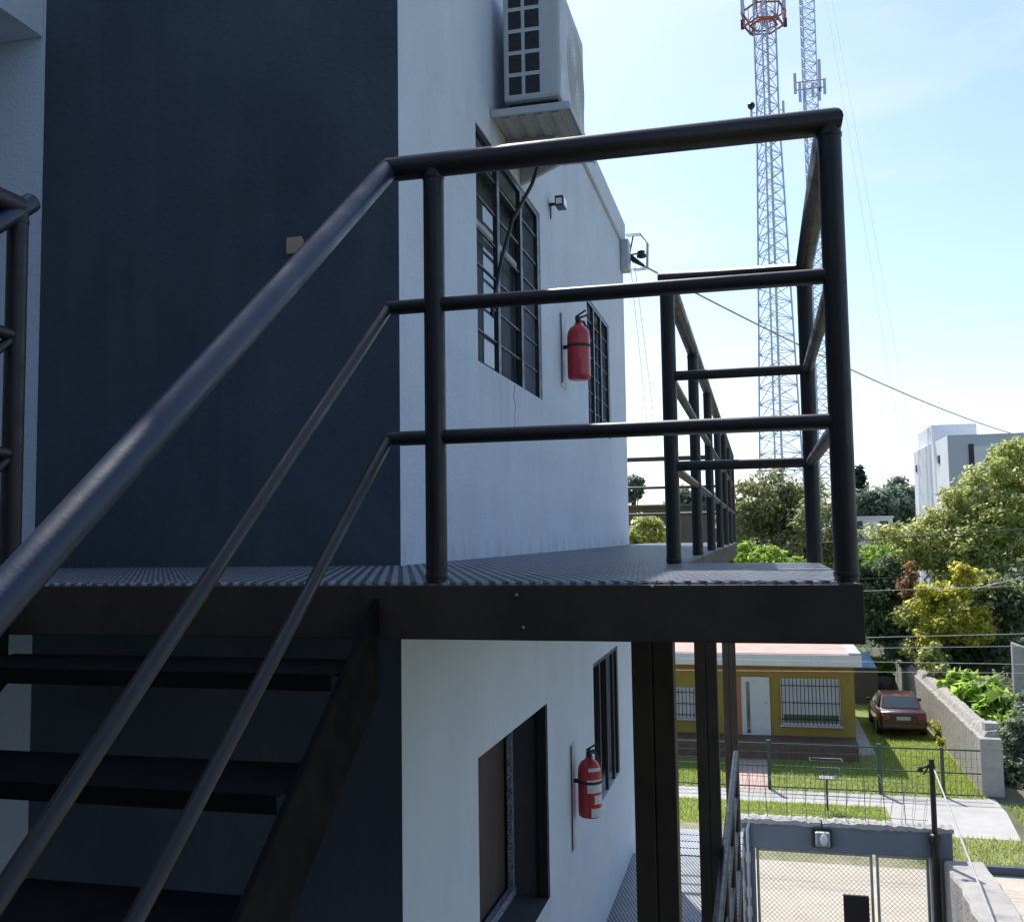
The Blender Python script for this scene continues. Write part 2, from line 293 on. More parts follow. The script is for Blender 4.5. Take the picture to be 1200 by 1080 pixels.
# grass blades over the strip, verge and lawn
def blades(n, regions, h, w):
    vs = []; fs = []
    for k in range(n):
        x0, x1, y0, y1 = regions[k % len(regions)]
        x, y = random.uniform(x0, x1), random.uniform(y0, y1); a = random.uniform(0, 6.28); hh = h*random.uniform(.5, 1.4)
        dx, dy = math.cos(a)*w, math.sin(a)*w; lx, ly = random.gauss(0, hh*.4), random.gauss(0, hh*.4); i = len(vs)
        vs += [(x-dx, y-dy, G+.008), (x+dx, y+dy, G+.008), (x+lx, y+ly, G+.008+hh)]; fs.append((i, i+1, i+2))
    mb = MB(); mb.v = vs; mb.f = fs; mb.sm = [False]*len(fs); return mb
blades(52000, [(-3, 2.6, 23.3, 25.3), (.1, 5.1, 26.45, 30.2), (2.3, 5.1, 27, 31), (3.1, 5.1, 29.5, 36), (-4, -.9, 26.45, 30.2)], .075, .012).build('grass', M['grass'])['kind'] = 'stuff'
blades(9000, [(2.8, 9, 21.1, 23.2), (5.4, 9, 22, 26)], .09, .014).build('dry_grass', M['grass'])['kind'] = 'stuff'

# ------------------------------------------------------------------ the white building
XW, YC, Y1 = -1.3246, 3.566, 10.377; XB = -2.953; ZT = 3.07; ZR = 3.31; XL, YBK = -7.5, 10.377
bld = thing('apartment_building', 'white plastered apartment building with a dark slate end wall and barred windows', 'building', (-4, 7, G))
holes = dict(u=(4.674, 6.183, .87, 2.09), v=(7.975, 9.215, .893, 1.976), l=(4.591, 6.159, -2.212, -1.04), k=(7.927, 9.322, -2.173, -1.023))
mb = MB(); D = .16   # depth of the window reveals
ys = sorted({YC, Y1} | {h[0] for h in holes.values()} | {h[1] for h in holes.values()})
zs = sorted({G, ZR} | {h[2] for h in holes.values()} | {h[3] for h in holes.values()})
for a, b in zip(ys, ys[1:]):
    for c, d in zip(zs, zs[1:]):
        ym, zm = (a+b)/2, (c+d)/2
        if any(h[0] < ym < h[1] and h[2] < zm < h[3] for h in holes.values()): continue
        mb.quad((XW, a, c), (XW, b, c), (XW, b, d), (XW, a, d))
for key, (y0, y1, z0, z1) in holes.items():
    if key == 'l': continue
    q = [(y0, z0), (y1, z0), (y1, z1), (y0, z1)]
    for i in range(4):
        (a, b), (c, d) = q[i], q[(i+1) % 4]
        mb.quad((XW, a, b), (XW-D, a, b), (XW-D, c, d), (XW, c, d))
dk = MB(); y0, y1, z0, z1 = holes['l']; q = [(y0, z0), (y1, z0), (y1, z1), (y0, z1)]
for i in range(4):
    (a, b), (c, d) = q[i], q[(i+1) % 4]; dk.quad((XW, a, b), (XW-.26, a, b), (XW-.26, c, d), (XW, c, d))
part_label(dk.build('reveal', M['dark_reveal'], bld), 'dark painted recess of the lower window')
mb.quad((XW, Y1, G), (XL, Y1, G), (XL, Y1, ZR), (XW, Y1, ZR))
mb.quad((XL, Y1, G), (XL, -6, G), (XL, -6, ZR), (XL, Y1, ZR))
mb.quad((XB, YC, G), (XB, YC, ZR), (XL, YC, ZR), (XL, YC, G))
mb.quad((XW, YC, ZR), (XW, Y1, ZR), (XL, Y1, ZR), (XL, YC, ZR))
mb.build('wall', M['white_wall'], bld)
part_label(MB().quad((XB, YC, G), (XW, YC, G), (XW, YC, ZR), (XB, YC, ZR)).build('end_wall', M['dark_wall'], bld), 'dark slate painted end wall')
MB().box(XL, -1.45, YC+.001, YC+.16, ZR+.001, ZR+.17).build('added_shadow_parapet', M['dark_wall'], bld)  # unseen raised edge, added to shift the sun's shadow on the handrail
MB().box(XW, XW+.03, YC+.02, Y1+.03, ZT, ZR+.01).build('roof_edge', M['white_wall'], bld, bevel=.008)
# the upper storey's wing standing out over the left of the gallery
zs_ = at(45, 43, YC-.01).z
wing = MB().box(XL, XB-.012, -3.5, YC-.004, zs_, ZR+.1); wing.build('upper_wing', M['white_wall'], bld)
gw = MB().box(XL, -4.1, -3.5, YC-.01, G, zs_-.002); gw.build('gallery_wall', M['white_wall'], bld)
part_label(MB().box(XL, 6.5, -7.5, -4.2, G, ZR).build('added_sky_blocker', M['dark_wall'], bld), 'unseen dark slate block added to cut off sky light')  # unseen mass behind the camera, added to block sky light
cr = [Vector((XW+.0005, 5.42+.02*math.sin(i*2.3)+.012*math.sin(i*5.1), .86-.035*i)) for i in range(9)]
MB().tube(cr, [.0022-.0002*i for i in range(9)], 5, False).build('crack', M['room'], bld)
# windows
def window(kind, hole, verts, rows, curt, panes=3, rec=.12, bar_r=.0075, vw=.05, proud=.0):
    y0, y1, z0, z1 = hole; xf = XW-rec
    w = MB(); fr = .045
    w.box(xf-.04, xf, y0, y0+fr, z0, z1).box(xf-.04, xf, y1-fr, y1, z0, z1).box(xf-.04, xf, y0+fr, y1-fr, z0, z0+fr).box(xf-.04, xf, y0+fr, y1-fr, z1-fr, z1)
    for i in range(1, panes):
        yy = y0+(y1-y0)*i/panes; w.box(xf-.035, xf-.002, yy-.03, yy+.03, z0+fr, z1-fr)
    wo = w.build('window', M['iron'], bld)
    MB().quad((xf-.02, y0, z0), (xf-.02, y1, z0), (xf-.02, y1, z1), (xf-.02, y0, z1)).build('pane', M['glass'], wo)
    g = MB()
    for t in verts: yy = y0+(y1-y0)*t; g.box(XW-.03, XW-.004+proud, yy-vw/2, yy+vw/2, z0, z1)
    for t in rows: zz = z0+(z1-z0)*t; g.tube([(XW-.02, y0, zz), (XW-.02, y1, zz)], bar_r, 6)
    g.box(XW-.03, XW-.005, y0+.002, y1-.002, z1-.035, z1-.001)
    if verts: g.build('grille', M['iron'], wo)
    # curtain / blind hanging inside; grey cloth is added to brighten the panes
    nn = 60; cb = MB()
    for (a, b, mname) in curt:
        ya, yb = y0+(y1-y0)*a, y0+(y1-y0)*b; pts = []
        for i in range(nn+1):
            yy = ya+(yb-ya)*i/nn; xx = xf-.09+.02*math.sin(i*1.1)+.008*math.sin(i*2.7); pts += [(xx, yy, z0-.02), (xx, yy, z1+.02)]
        c = MB().add(pts, [(2*i, 2*i+2, 2*i+3, 2*i+1) for i in range(nn)], True); c.build('curtain', M[mname], wo)
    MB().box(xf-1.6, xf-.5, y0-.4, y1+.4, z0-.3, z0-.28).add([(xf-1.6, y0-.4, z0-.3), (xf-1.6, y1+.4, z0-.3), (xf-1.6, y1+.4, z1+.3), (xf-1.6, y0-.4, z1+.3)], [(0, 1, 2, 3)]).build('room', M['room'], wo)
    return wo
w1 = window('u', holes['u'], (.30, .66, .97), (.14, .28, .42, .57, .71, .86), [(.0, .10, 'curtain'), (.11, .28, 'pane_sheen'), (.33, .42, 'curtain'), (.42, .64, 'pane_sheen'), (.68, 1.0, 'pane_sheen')], panes=1, bar_r=.009)
MB().box(XW-.12, XW-.10, holes['u'][0]+.01, holes['u'][1]-.01, 1.68, 1.71).build('transom', M['white_paint'], w1)
MB().box(XW-.118, XW-.112, 4.80, 4.88, 1.56, 1.64).build('sticker', M['red_sticker'], w1)
window('v', holes['v'], (.30, .62, .97), (.14, .28, .42, .56, .70, .84), [(.0, 1, 'pane_sheen')])
y0, y1, z0, z1 = holes['l']; xf = XW-.235
wf = MB(); wf.box(xf-.04, xf-.01, y0, y1, z1-.05, z1).box(xf-.04, xf-.01, y0, y0+.05, z0, z1-.05).box(xf-.04, xf-.01, (y0+y1)/2-.03, (y0+y1)/2+.03, z0, z1-.05)
wo = wf.build('window', M['iron'], bld)
MB().box(xf-.06, xf-.041, y0, y1, z0, z1).build('shutter', M['brown_blind'], wo)
MB().box(xf-.02, xf+.012, y1-.045, y1-.002, z0+.05, z1-.05).box(xf-.02, xf+.02, y0, y1-.002, z0+.002, z0+.05).build('lace_edge', M['lace'], wo)
MB().box(XW-.06, XW-.004, y1-.03, y1-.002, z0+.003, z1-.003).build('frame', M['iron'], wo)
window('k', holes['k'], (.25, .52, .8, .97), (), [(.0, 1, 'pane_sheen')], vw=.05)

# ------------------------------------------------------------------ steel landing, stair flight and walkways
ZL = -.0963; ZTOP = ZL+1.0; ZM1 = ZL+.655; ZM2 = ZL+.335
YF, YB, YE = 2.24, 3.52, 11.92; XR, XP, XS, XLF, XWK = .177, -.742, -.861, -1.93, -.294
PR, MR, TR = .0255, .0175, .0295
def floor_mesh(x0, x1, y0, y1, z, sp=.026):
    mb = MB(); mb.box(x0, x1, y0, y1, z-.014, z-.008)
    c = (x0+y0)
    while c < x1+y1:
        # rib along the diagonal x + y = c, clipped to the rectangle
        a = max(y0, c-x1); b = min(y1, c-x0)
        if b-a > .01:
            p, q = Vector((c-a, a, z-.0075)), Vector((c-b, b, z-.0075)); d = (q-p)
            m = Matrix.Translation((p+q)/2) @ Matrix.Rotation(math.atan2(d.y, d.x), 4, 'Z'); mb.obox(m, d.length, .009, .004)
        c += sp*1.414
    return mb
def rail(parent, name, pts, r, m='steel'): return MB().tube(pts, r, 16).build(name, M[m], parent)
def post(parent, x, y, z0, z1, r=PR):
    mb = MB().tube([(x, y, z0), (x, y, z1)], r, 16)
    for zz in (z1-1.0+.006, z1-TR-.002):          # weld beads
        mb.lathe([(r*.98, -.007), (r+.0022, -.003), (r+.0012, .0), (r+.0025, .003), (r*.98, .007)], (x, y, zz), 16)
    return mb.build('post', M['steel'], parent)
land = thing('steel_landing', 'black steel stair landing with railings and a ribbed floor beside the dark wall', 'landing', (-.5, 2.9, ZL))
floor_mesh(-4.05, XR+.012, YF-.02, YC-.012, ZL).build('floor_plate', M['steel_grate'], land)
def channel(parent, x0, x1, y0, y1, z0, z1, axis):
    t = .012; mb = MB()
    if axis == 'x': mb.box(x0, x1, y0, y0+t, z0, z1).box(x0, x1, y0+t, y1, z0, z0+t).box(x0, x1, y0+t, y1, z1-t, z1)
    else: mb.box(x1-t, x1, y0, y1, z0, z1).box(x0, x1-t, y0, y1, z0, z0+t).box(x0, x1-t, y0, y1, z1-t, z1)
    return mb.build('edge_beam', M['steel_dull'], parent, bevel=.003)
channel(land, -4.05, XR+.031, YF-.03, YF+.03, ZL-.139, ZL-.014, 'x')
channel(land, XR-.02, XR+.028, YF+.035, YB+.03, ZL-.139, ZL-.015, 'y')
MB().box(XWK+.03, XR-.025, YB-.02, YB+.03, ZL-.152, ZL-.015).build('edge_beam', M['steel_dull'], land)
post(land, XP, YF, ZL-.01, ZTOP); post(land, XR, YF, ZL-.01, ZTOP); post(land, XR, YB, ZL-.01, ZTOP-.02, .026)
rail(land, 'top_rail', [(XS, YF, ZTOP), (XR, YF, ZTOP), (XR, YB, ZTOP), (XWK-.03, YB, ZTOP)], TR)
for z in (ZM1, ZM2):
    rail(land, 'middle_rail', [(XS, YF, z), (XR, YF, z)], MR)
    rail(land, 'middle_rail', [(XR, YF, z), (XR, YB, z)], MR)
    rail(land, 'middle_rail', [(XR, YB, z), (XWK, YB, z)], MR)
post(land, XLF, YF, ZL-.13, ZTOP, .027)
rail(land, 'top_rail', [(XLF, YF, ZTOP+.01), (XLF, -1, ZTOP+.01)], TR)
for z in (ZM1, ZM2): rail(land, 'middle_rail', [(XLF, YF, z), (XLF, -1, z)], MR)
# bolts with worn paint on the front beam
for px, py in ((605, 697), (613, 735), (764, 687)):
    p = at(px, py, YF-.036); MB().lathe([(0, .003), (.0025, .0025), (.0035, 0), (.0035, -.006)], p, 8, (0, -1, 0)).build('bolt', M['old_stucco'], land)
# stair flight
SM = .773
fl = thing('stair_flight', 'black steel open-tread stair flight rising to the landing with round handrails', 'stairs', ((XS+XLF)/2, 1.2, ZL-.8))
def slope(x, z, s0, s1): return [(x, YF-s0, z-SM*s0), (x, YF-s1, z-SM*s1)]
for x in (XS, XLF):
    rail(fl, 'handrail', slope(x, ZTOP, -.004 if x == XS else -.05, 2.2), .0265, 'rail_sky_tint')
    for z in (ZM1, ZM2): rail(fl, 'middle_rail', slope(x, z, 0, 2.2), .0135, 'steel')
    p = slope(x, 0, .03, 2.1); xo = x-.022 if x == XS else x+.022
    s_ = MB(); w_ = .008
    a, b = Vector(p[0]), Vector(p[1])
    zt, zb = ZL-.02, ZL-.24
    pr = [(a.y, a.z+zt), (b.y, b.z+zt), (b.y, b.z+zb), (a.y, a.z+zb)]
    s_.add([(xo-w_, y, z) for y, z in pr]+[(xo+w_, y, z) for y, z in pr], [(3, 2, 1, 0), (4, 5, 6, 7), (0, 1, 5, 4), (1, 2, 6, 5), (2, 3, 7, 6), (3, 0, 4, 7)])
    s_.build('stringer', M['stair_steel'], fl, bevel=.003)
for k in range(1, 8):
    y, z = YF-.245*k, ZL-.1894*k
    t = MB(); t.box(XLF+.032, XS-.032, y-.02, y+.235, z-.006, z); t.box(XLF+.033, XS-.033, y-.019, y-.012, z-.036, z-.006); t.box(XLF+.033, XS-.033, y+.225, y+.233, z-.04, z-.006)
    t.build('tread', M['stair_steel'], fl)
hf = MB().box(XLF-.05, 1.3, -1.35, YF-.245*7-.03, ZL-.1894*8-.02, ZL-.1894*8).box(XLF-.05, 1.3, YF-.245*7-.045, YF-.245*7-.031, ZL-.1894*8-.16, ZL-.1894*8-.004)
hf.build('half_landing', M['stair_steel'], fl)
MB().box(-4.05, XR, YF, YC-.012, -3.152, -3.14).build('added_lower_landing', M['stair_steel'], fl)  # unseen slab, added to block light coming up from below
# walkways
def walkway(label, zf, y0, y1, x_end, posts_y, end_rail, y_floor0):
    w = thing('steel_walkway', label, 'walkway', (-.8, y0, zf), 'steel walkways along the white wall')
    floor_mesh(XW+.006, XWK+.02, y_floor0, y1, zf).build('floor_plate', M['steel_grate'], w)
    b = MB(); t = .012; x1 = XWK+.03; b.box(x1-t, x1, y_floor0+.07, y1, zf-.152, zf-.014).box(x1-.06, x1-t, y_floor0+.07, y1, zf-.152, zf-.14).build('edge_beam', M['steel_dull'], w)
    for y in posts_y: post(w, XWK, y, zf-.13, zf+1.0, .026)
    pts = [(XWK, y0, zf+1.0), (XWK, y1, zf+1.0)]
    rail(w, 'top_rail', pts, TR)
    for dz in (.655, .335): rail(w, 'middle_rail', [(XWK, y0, zf+dz), (XWK, y1, zf+dz)], MR)
    return w
up_w = walkway('upper black steel walkway with round railings along the white wall', ZL, YB, YE, 0, [YB, 4.92, 6.32, 7.72, 9.12, 10.52, YE], True, YC+.002)
post(up_w, -2.05, YE, ZL-.13, ZTOP)
rail(up_w, 'top_rail', [(XWK, YE, ZTOP), (-2.05, YE, ZTOP)], TR)
for z in (ZM1, ZM2): rail(up_w, 'middle_rail', [(XWK, YE, z), (-2.05, YE, z)], MR)
for y in (3.62, 7.0, 11.75):
    c = MB(); x0, x1 = -.465, -.315
    c.box(x0, (x0+x1)/2-.002, y, y+.1, G, ZL-.155).box((x0+x1)/2+.002, x1, y, y+.1, G, ZL-.155).box(x0+.01, x1-.01, y+.01, y+.09, G, ZL-.156)
    c.build('column', M['steel_dull'], up_w, bevel=.004)
ZF2 = -3.138
lo_w = walkway('lower black steel walkway one storey below the landing, partly sunlit', ZF2, 3.8, 10.1, 0, [3.8, 5.3, 6.8, 8.3, 9.8], False, YC+.002)
for i in range(4):
    y = 10.16+.26*i; MB().box(XW+.1, XWK+.02, y, y+.2, ZF2-.03-.01*i, ZF2-.012-.01*i).build('step', M['steel_grate'], lo_w)

# ------------------------------------------------------------------ things on the building
# air conditioner on its wall shelf
ac = thing('air_conditioner', 'cream outdoor air conditioner unit standing on the wall shelf above the window', 'air conditioner', (-1.1, 5.06, 2.09))
ax0, ax1, ay0, ay1 = -1.258, -.946, 5.0, 5.76; az0 = at(657, 112, 5.0).z; az1 = az0+.66
MB().box(ax0, ax1, ay0, ay1, az0, az1).build('casing', M['ac_white'], ac, bevel=.018)
d = MB(); gx = [(-1.226, -1.156), (-1.136, -1.058)]
pt = [at(0, 0, 1)]*0
for (a, b) in gx:
    for k in range(5):
        z0 = az0+.034+k*.121; d.box(a, b, ay0-.0025, ay0+.01, z0, z0+.098)
d.build('side_grille', M['dark_hole'], ac)
fg = MB()
for k in range(9): fg.lathe([(.03*k+.02, 0), (.03*k+.024, .004), (.03*k+.028, 0)], (ax1, 5.48, az0+.32), 28, (1, 0, 0))
fg.build('fan_guard', M['ac_white'], ac)
MB().box(ax0+.02, ax1-.02, ay0+.04, ay1-.04, az0-.012, az0+.002).box(ax0+.03, ax0+.10, ay0+.05, ay0+.1, az0-.06, az0-.012).box(ax1-.10, ax1-.03, ay0+.05, ay0+.1, az0-.06, az0-.012).box(ax0+.03, ax0+.10, ay1-.1, ay1-.05, az0-.06, az0-.012).box(ax1-.10, ax1-.03, ay1-.1, ay1-.05, az0-.06, az0-.012).build('feet', M['dark_hole'], ac)
sh = thing('wall_shelf', 'pale metal shelf carrying the air conditioner on the white wall', 'shelf', (-1.15, 5.05, az0-.06))
s_ = MB(); zt = az0-.06
s_.box(XW+.002, -.90, ay0-.02, ay1+.03, zt-.014, zt-.001); s_.box(XW+.003, -.893, ay0-.035, ay0-.021, zt-.03, zt+.012); s_.box(-.899, -.889, ay0-.02, ay1+.03, zt-.03, zt+.006)
s_.build('tray', M['ac_white'], sh, bevel=.004)
s_ = MB()
for x in (-1.27, -1.18, -1.09, -1.0): s_.box(x, x+.04, ay0+.01, ay1, zt-.026, zt-.0145)
s_.build('ribs', M['ac_white'], sh)
for y in (ay0+.3, ay1-.12):
    s_ = MB(); s_.add([(XW+.002, y, zt-.03), (-1.02, y, zt-.03), (XW+.002, y, zt-.16), (XW+.002, y+.035, zt-.03), (-1.02, y+.035, zt-.03), (XW+.002, y+.035, zt-.16)], [(0, 1, 2), (3, 5, 4), (0, 3, 4, 1), (1, 4, 5, 2), (2, 5, 3, 0)]); s_.build('bracket', M['ac_white'], sh)
MB().tube([(ax0+.06, ay1-.002, az0+.2), (ax0+.06, ay1+.08, az0+.2), (ax0+.0, ay1+.12, az0+.16), (XW+.02, ay1+.12, az0+.1)], .022, 10).build('insulated_pipe', M['white_paint'], ac)
for z in (az0+.018, az0+.64):
    MB().lathe([(0, .003), (.005, .002), (.006, 0)], (ax1-.05, ay0, z), 8, (0, -1, 0)).build('screw', M['galv'], ac)
# drain hose of the unit hanging into the window
hp = [(-1.12, 5.45, az0-.05), (-1.2, 5.4, 2.0), (-1.27, 5.22, 1.75), (-1.30, 5.08, 1.5), (-1.31, 4.98, 1.3), (-1.312, 4.9, 1.15)]
hose = tag(MB().tube(hp, .011, 10).build('drain_hose', M['black_rubber']), 'dark drain hose hanging from the air conditioner in front of the window', 'hose')
# fire extinguishers
def extinguisher(y, z0, label, h=.40, r=.082, papers=True):
    x = XW+.115; e = thing('fire_extinguisher', label, 'extinguisher', (x, y, z0), 'red fire extinguishers on the white wall')
    MB().lathe([(0, 0), (r*.8, 0), (r*.97, .012), (r, .035), (r, h*.78), (r*.93, h*.86), (r*.7, h*.94), (r*.36, h*.985), (r*.3, h*1.03), (0, h*1.03)], (x, y, z0), 24).build('cylinder', M['red_paint'], e)
    MB().lathe([(r+.002, h*.58), (r+.004, h*.59), (r+.004, h*.62), (r+.002, h*.63)], (x, y, z0), 24).box(XW+.002, x-r*.9, y-.012, y+.012, z0+h*.57, z0+h*.63).build('strap', M['black_rubber'], e)
    v = MB(); zt = z0+h*1.02
    v.lathe([(.016, 0), (.02, .005), (.02, .03), (.012, .035), (.012, .05), (0, .05)], (x, y, zt), 12)
    v.tube([(x-.02, y, zt+.03), (x+.07, y, zt+.055)], .007, 8).tube([(x-.02, y, zt+.045), (x+.055, y-.0, zt+.09)], .007, 8)
    v.lathe([(.0, .0), (.018, .0), (.018, .012), (0, .012)], (x, y-.02, zt+.025), 10, (0, -1, 0))
    v.build('valve', M['black_rubber'], e)
    MB().tube([(x, y+.02, zt+.02), (x+.03, y+.06, zt+.02), (x+.055, y+.085, zt-.05), (x+.06, y+.085, zt-.2), (x+.055, y+.08, z0+.1)], .009, 8).build('hose', M['black_rubber'], e)
    if papers:
        for a0, a1, h0, h1 in ((-1.6, .1, .44, .66), (-1.0, .25, .25, .40), (-1.3, .0, .03, .18), (-1.5, -.2, .80, .86)):
            n = 8; pv = []
            for i in range(n+1):
                t = a0+(a1-a0)*i/n; rr = r+.0015 if h1 < .8 else r*.96+.002; pv += [(x+rr*math.cos(t), y+rr*math.sin(t), z0+h*h0), (x+rr*math.cos(t), y+rr*math.sin(t), z0+h*h1)]
            MB().add(pv, [(2*i, 2*i+2, 2*i+3, 2*i+1) for i in range(n)], True).build('label', M['paper'], e)
    return e
def plate(y, z0, z1, label, w=.2):
    p = thing('marker_plate', label, 'plate', (XW, y, z0), 'extinguisher marker plates')
    MB().box(XW+.001, XW+.006, y-w/2, y+w/2, z0, z1).build('board', M['ac_white'], p)
    MB().box(XW+.006, XW+.013, y-w/2, y-w/2+.012, z0+.02, z1).build('edge', M['black_rubber'], p)
    return p
e1 = at(679, 445, 6.9); extinguisher(6.9, e1.z, 'red extinguisher with a dark strap, hung above the walkway beside the upper windows', papers=False)
plate(6.9, e1.z-.05, e1.z+.47, 'pale marker plate behind the upper red extinguisher')
e2 = at(690, 956, 7.0); extinguisher(7.0, e2.z, 'red extinguisher with peeling white paper labels, between the lower windows')
plate(6.96, e2.z-.22, e2.z+.5, 'pale marker plate hanging behind the lower red extinguisher', .16)
# small floodlight
p = at(660, 240, 6.5); fl_ = thing('flood_light', 'small dark floodlight on the white wall under the roof edge', 'light', (XW, 6.5, p.z))
MB().box(XW+.05, XW+.11, 6.44, 6.56, p.z-.02, p.z+.05).build('housing', M['iron'], fl_, bevel=.006)
MB().box(XW+.105, XW+.113, 6.45, 6.55, p.z-.012, p.z+.04).box(XW+.06, XW+.1, 6.437, 6.441, p.z-.01, p.z+.03).build('lens', M['glass_lamp'], fl_)
MB().tube([(XW, 6.5, p.z+.01), (XW+.06, 6.5, p.z+.01)], .012, 8).tube([(XW+.01, 6.5, p.z), (XW+.01, 6.5, p.z-.09)], .005, 6).build('bracket', M['iron'], fl_)
# junction box on the dark wall
p = at(349, 290, YC); j = thing('junction_box', 'small beige junction box on the dark wall behind the handrail', 'box', (p.x, YC, p.z))
MB().box(p.x-.03, p.x+.03, YC-.03, YC-.001, p.z-.03, p.z+.03).build('body', M['beige'], j, bevel=.005)
MB().box(p.x-.033, p.x+.033, YC-.036, YC-.030, p.z-.033, p.z+.033).build('cover', M['beige'], j, bevel=.003)
# service bracket on the far corner
p = at(735, 298, Y1-.05); sb = thing('service_bracket', 'grey meter box with insulator and wire hoop at the far corner of the white wall', 'bracket', (p.x, Y1-.05, p.z))
MB().box(XW+.001, XW+.09, Y1-.22, Y1-.02, p.z-.2, p.z+.12).build('meter_box', M['galv'], sb, bevel=.01)
MB().tube([(XW+.06, Y1, p.z), (XW+.2, Y1, p.z+.02)], .01, 8).lathe([(.02, 0), (.05, .01), (.05, .04), (.025, .05), (.045, .07), (0, .09)], (XW+.2, Y1, p.z-.04), 12).build('insulator', M['black_rubber'], sb)
h = MB(); hw = .0045
for dx in (0, .04, .08): h.tube([(XW+.1+dx*.2, Y1-.1+dx, p.z-.18), (XW+.26+dx*.1, Y1-.1+dx, p.z-.17), (XW+.27+dx*.1, Y1-.1+dx, p.z+.1), (XW+.2, Y1-.1+dx, p.z+.2), (XW+.05, Y1-.1+dx, p.z+.2)], hw, 6)
h.build('wire_hoop', M['galv'], sb)
MB().tube([(XW+.03, Y1+.03, ZT-.05), (XW+.12, Y1+.03, ZT-.15), (XW+.22, Y1+.03, ZT-.22)], [.02, .03, .015], 8).tube([(XW+.05, Y1, ZT-.2), (XW+.12, Y1-.02, ZT+.1)], .008, 6).build('cable_clamp', M['black_rubber'], sb)

# ------------------------------------------------------------------ wires
def wire(pts, r, label, m='cable', sag=0.0, group=None, n=28, name='overhead_wire'):
    out = []
    for (a, b) in zip(pts, pts[1:]):
        a, b = Vector(a), Vector(b)
        for i in range(n+1):
            t = i/n; q = a.lerp(b, t); q.z -= sag*4*t*(1-t); out.append(q)
    return tag(MB().tube(out, r, 5, False).build(name, M[m]), label, 'wire', group)
pA = Vector((XW+.22, Y1+.03, ZT-.22)); pB = at(1205, 508, 26)
wire([pA, pA.lerp(pB, 1.15)], .012, 'single service wire falling from the far corner of the white building across the sky', 'pale_cable', .25)
GW = 'street wires in front of the trees'
YW = 22.5
for (a, b, r, m, lab) in (((960, 636), (1260, 616), .014, 'cable', 'thick black street cable in front of the tall green tree, highest of the street wires'),
    ((960, 680), (1260, 668.5), .006, 'cable', 'thin dark wire crossing the yellow-green shrub'),
    ((960, 694), (1260, 684), .006, 'pale_cable', 'thin pale wire just below the thin dark one over the shrub'),
    ((960, 748), (1260, 741), .007, 'pale_cable', 'bright wire above the stone wall, passing over its far end'),
    ((960, 760), (1260, 756), .0055, 'pale_cable', 'thin pale wire running just under the bright one above the stone wall'),
    ((700, 770), (1260, 779), .006, 'pale_cable', 'pale wire across the white fascia of the yellow house'),
    ((700, 784), (1260, 789), .005, 'pale_cable', 'pale wire across the top of the yellow house wall, lowest of the street wires')):
    wire([at(a[0], a[1], YW), at(b[0], b[1], YW)], r, lab, m, .0, GW)
wire([at(1140, 690, 21), at(1265, 661, 23)], .010, 'short pale wire slanting up across the trees at the right', 'pale_cable', 0, GW)
# drop lines from the far corner
for i, (xa, xb, lab) in enumerate(((742, 765, 'faint line falling from the meter box, the left of two'), (747, 775, 'faint line falling from the meter box, the right of two'))):
    wire([at(xa-3, 312, 10.5), at(xb, 560, 14)], .0035, lab, 'pale_cable', 0, 'drop lines under the meter box', name='drop_line')

# ------------------------------------------------------------------ gate portal by the street
YP = 14.0; pl, pr_ = -.37, 2.27
zp1, zp0 = -3.85, -4.195
po = thing('gate_portal', 'grey plastered gate portal with a rough mortar cap by the street', 'portal', (.95, YP, G))
MB().box(pl, pr_, YP, YP+.22, zp0, zp1).build('lintel', M['grey_portal'], po, bevel=.01)
MB().box(pl, -.20, YP, YP+.22, G, zp0).build('pillar', M['grey_portal'], po, bevel=.01)
MB().box(2.0, pr_, YP, YP+.22, G, zp0).build('pillar', M['grey_portal'], po, bevel=.01)
cp = MB(); nx = 60; sc_ = []; rc = random.Random(4)
for i in range(nx+1):
    x = pl-.03+(pr_-pl+.05)*i/nx; h1, h2 = rc.uniform(.02, .05), rc.uniform(.02, .05); f1 = rc.uniform(.01, .03)
    sc_.append([(x, YP-f1, zp1-.01-rc.uniform(0, .02)), (x, YP-f1+.01, zp1+h1), (x, YP+.12, zp1+h2+.015), (x, YP+.24, zp1+h2), (x, YP+.24, zp1-.01)])
cp.loft(sc_)
cp.build('cap', M['pale_cap'], po)
gt = thing('mesh_gate', 'two-leaf galvanised mesh gate with a dark lock box inside the grey portal', 'gate', (.9, YP+.1, G))
gz1 = zp0-.02; div = at(1023, 1000, YP+.1).x
def leaf(x0, x1):
    lf = MB(); w = .035; y0, y1 = YP+.08, YP+.12
    lf.box(x0, x0+w, y0, y1, G+.08, gz1).box(x1-w, x1, y0, y1, G+.08, gz1).box(x0+w, x1-w, y0, y1, gz1-w, gz1).box(x0+w, x1-w, y0, y1, G+.08, G+.08+w)
    f = lf.build('leaf_frame', M['galv'], gt, bevel=.004)
    ms = MB(); sp = .05; x = x0+w
    c = x0-(gz1-G)
    while c < x1:                      # woven diamond mesh: two sets of diagonals
        for s in (1, -1):
            za, zb = G+.1, gz1-w; xa, xb = c, c+(zb-za)
            t0 = max(0, (x0+w-xa)/(xb-xa)); t1 = min(1, (x1-w-xa)/(xb-xa))
            if t1 > t0:
                q = [(xa+(xb-xa)*t, YP+.1+.002*s, za+(zb-za)*t if s == 1 else zb-(zb-za)*t) for t in (t0, t1)]
                ms.tube(q, .0022, 4, False)
        c += .062
    ms.build('mesh', M['galv'], f)
leaf(-.185, div-.01); leaf(div+.03, 1.985)
p = at(988, 1047, YP+.06); q = at(1021, 1120, YP+.06)
MB().box(p.x, q.x, YP+.03, YP+.078, q.z, p.z).build('lock_box', M['dark_hole'], gt, bevel=.008)
gp = thing('gate_post', 'dark steel pole in front of the right pillar of the grey portal', 'pole', (2.02, YP-.08, G))
p = at(1092, 900, YP-.08)
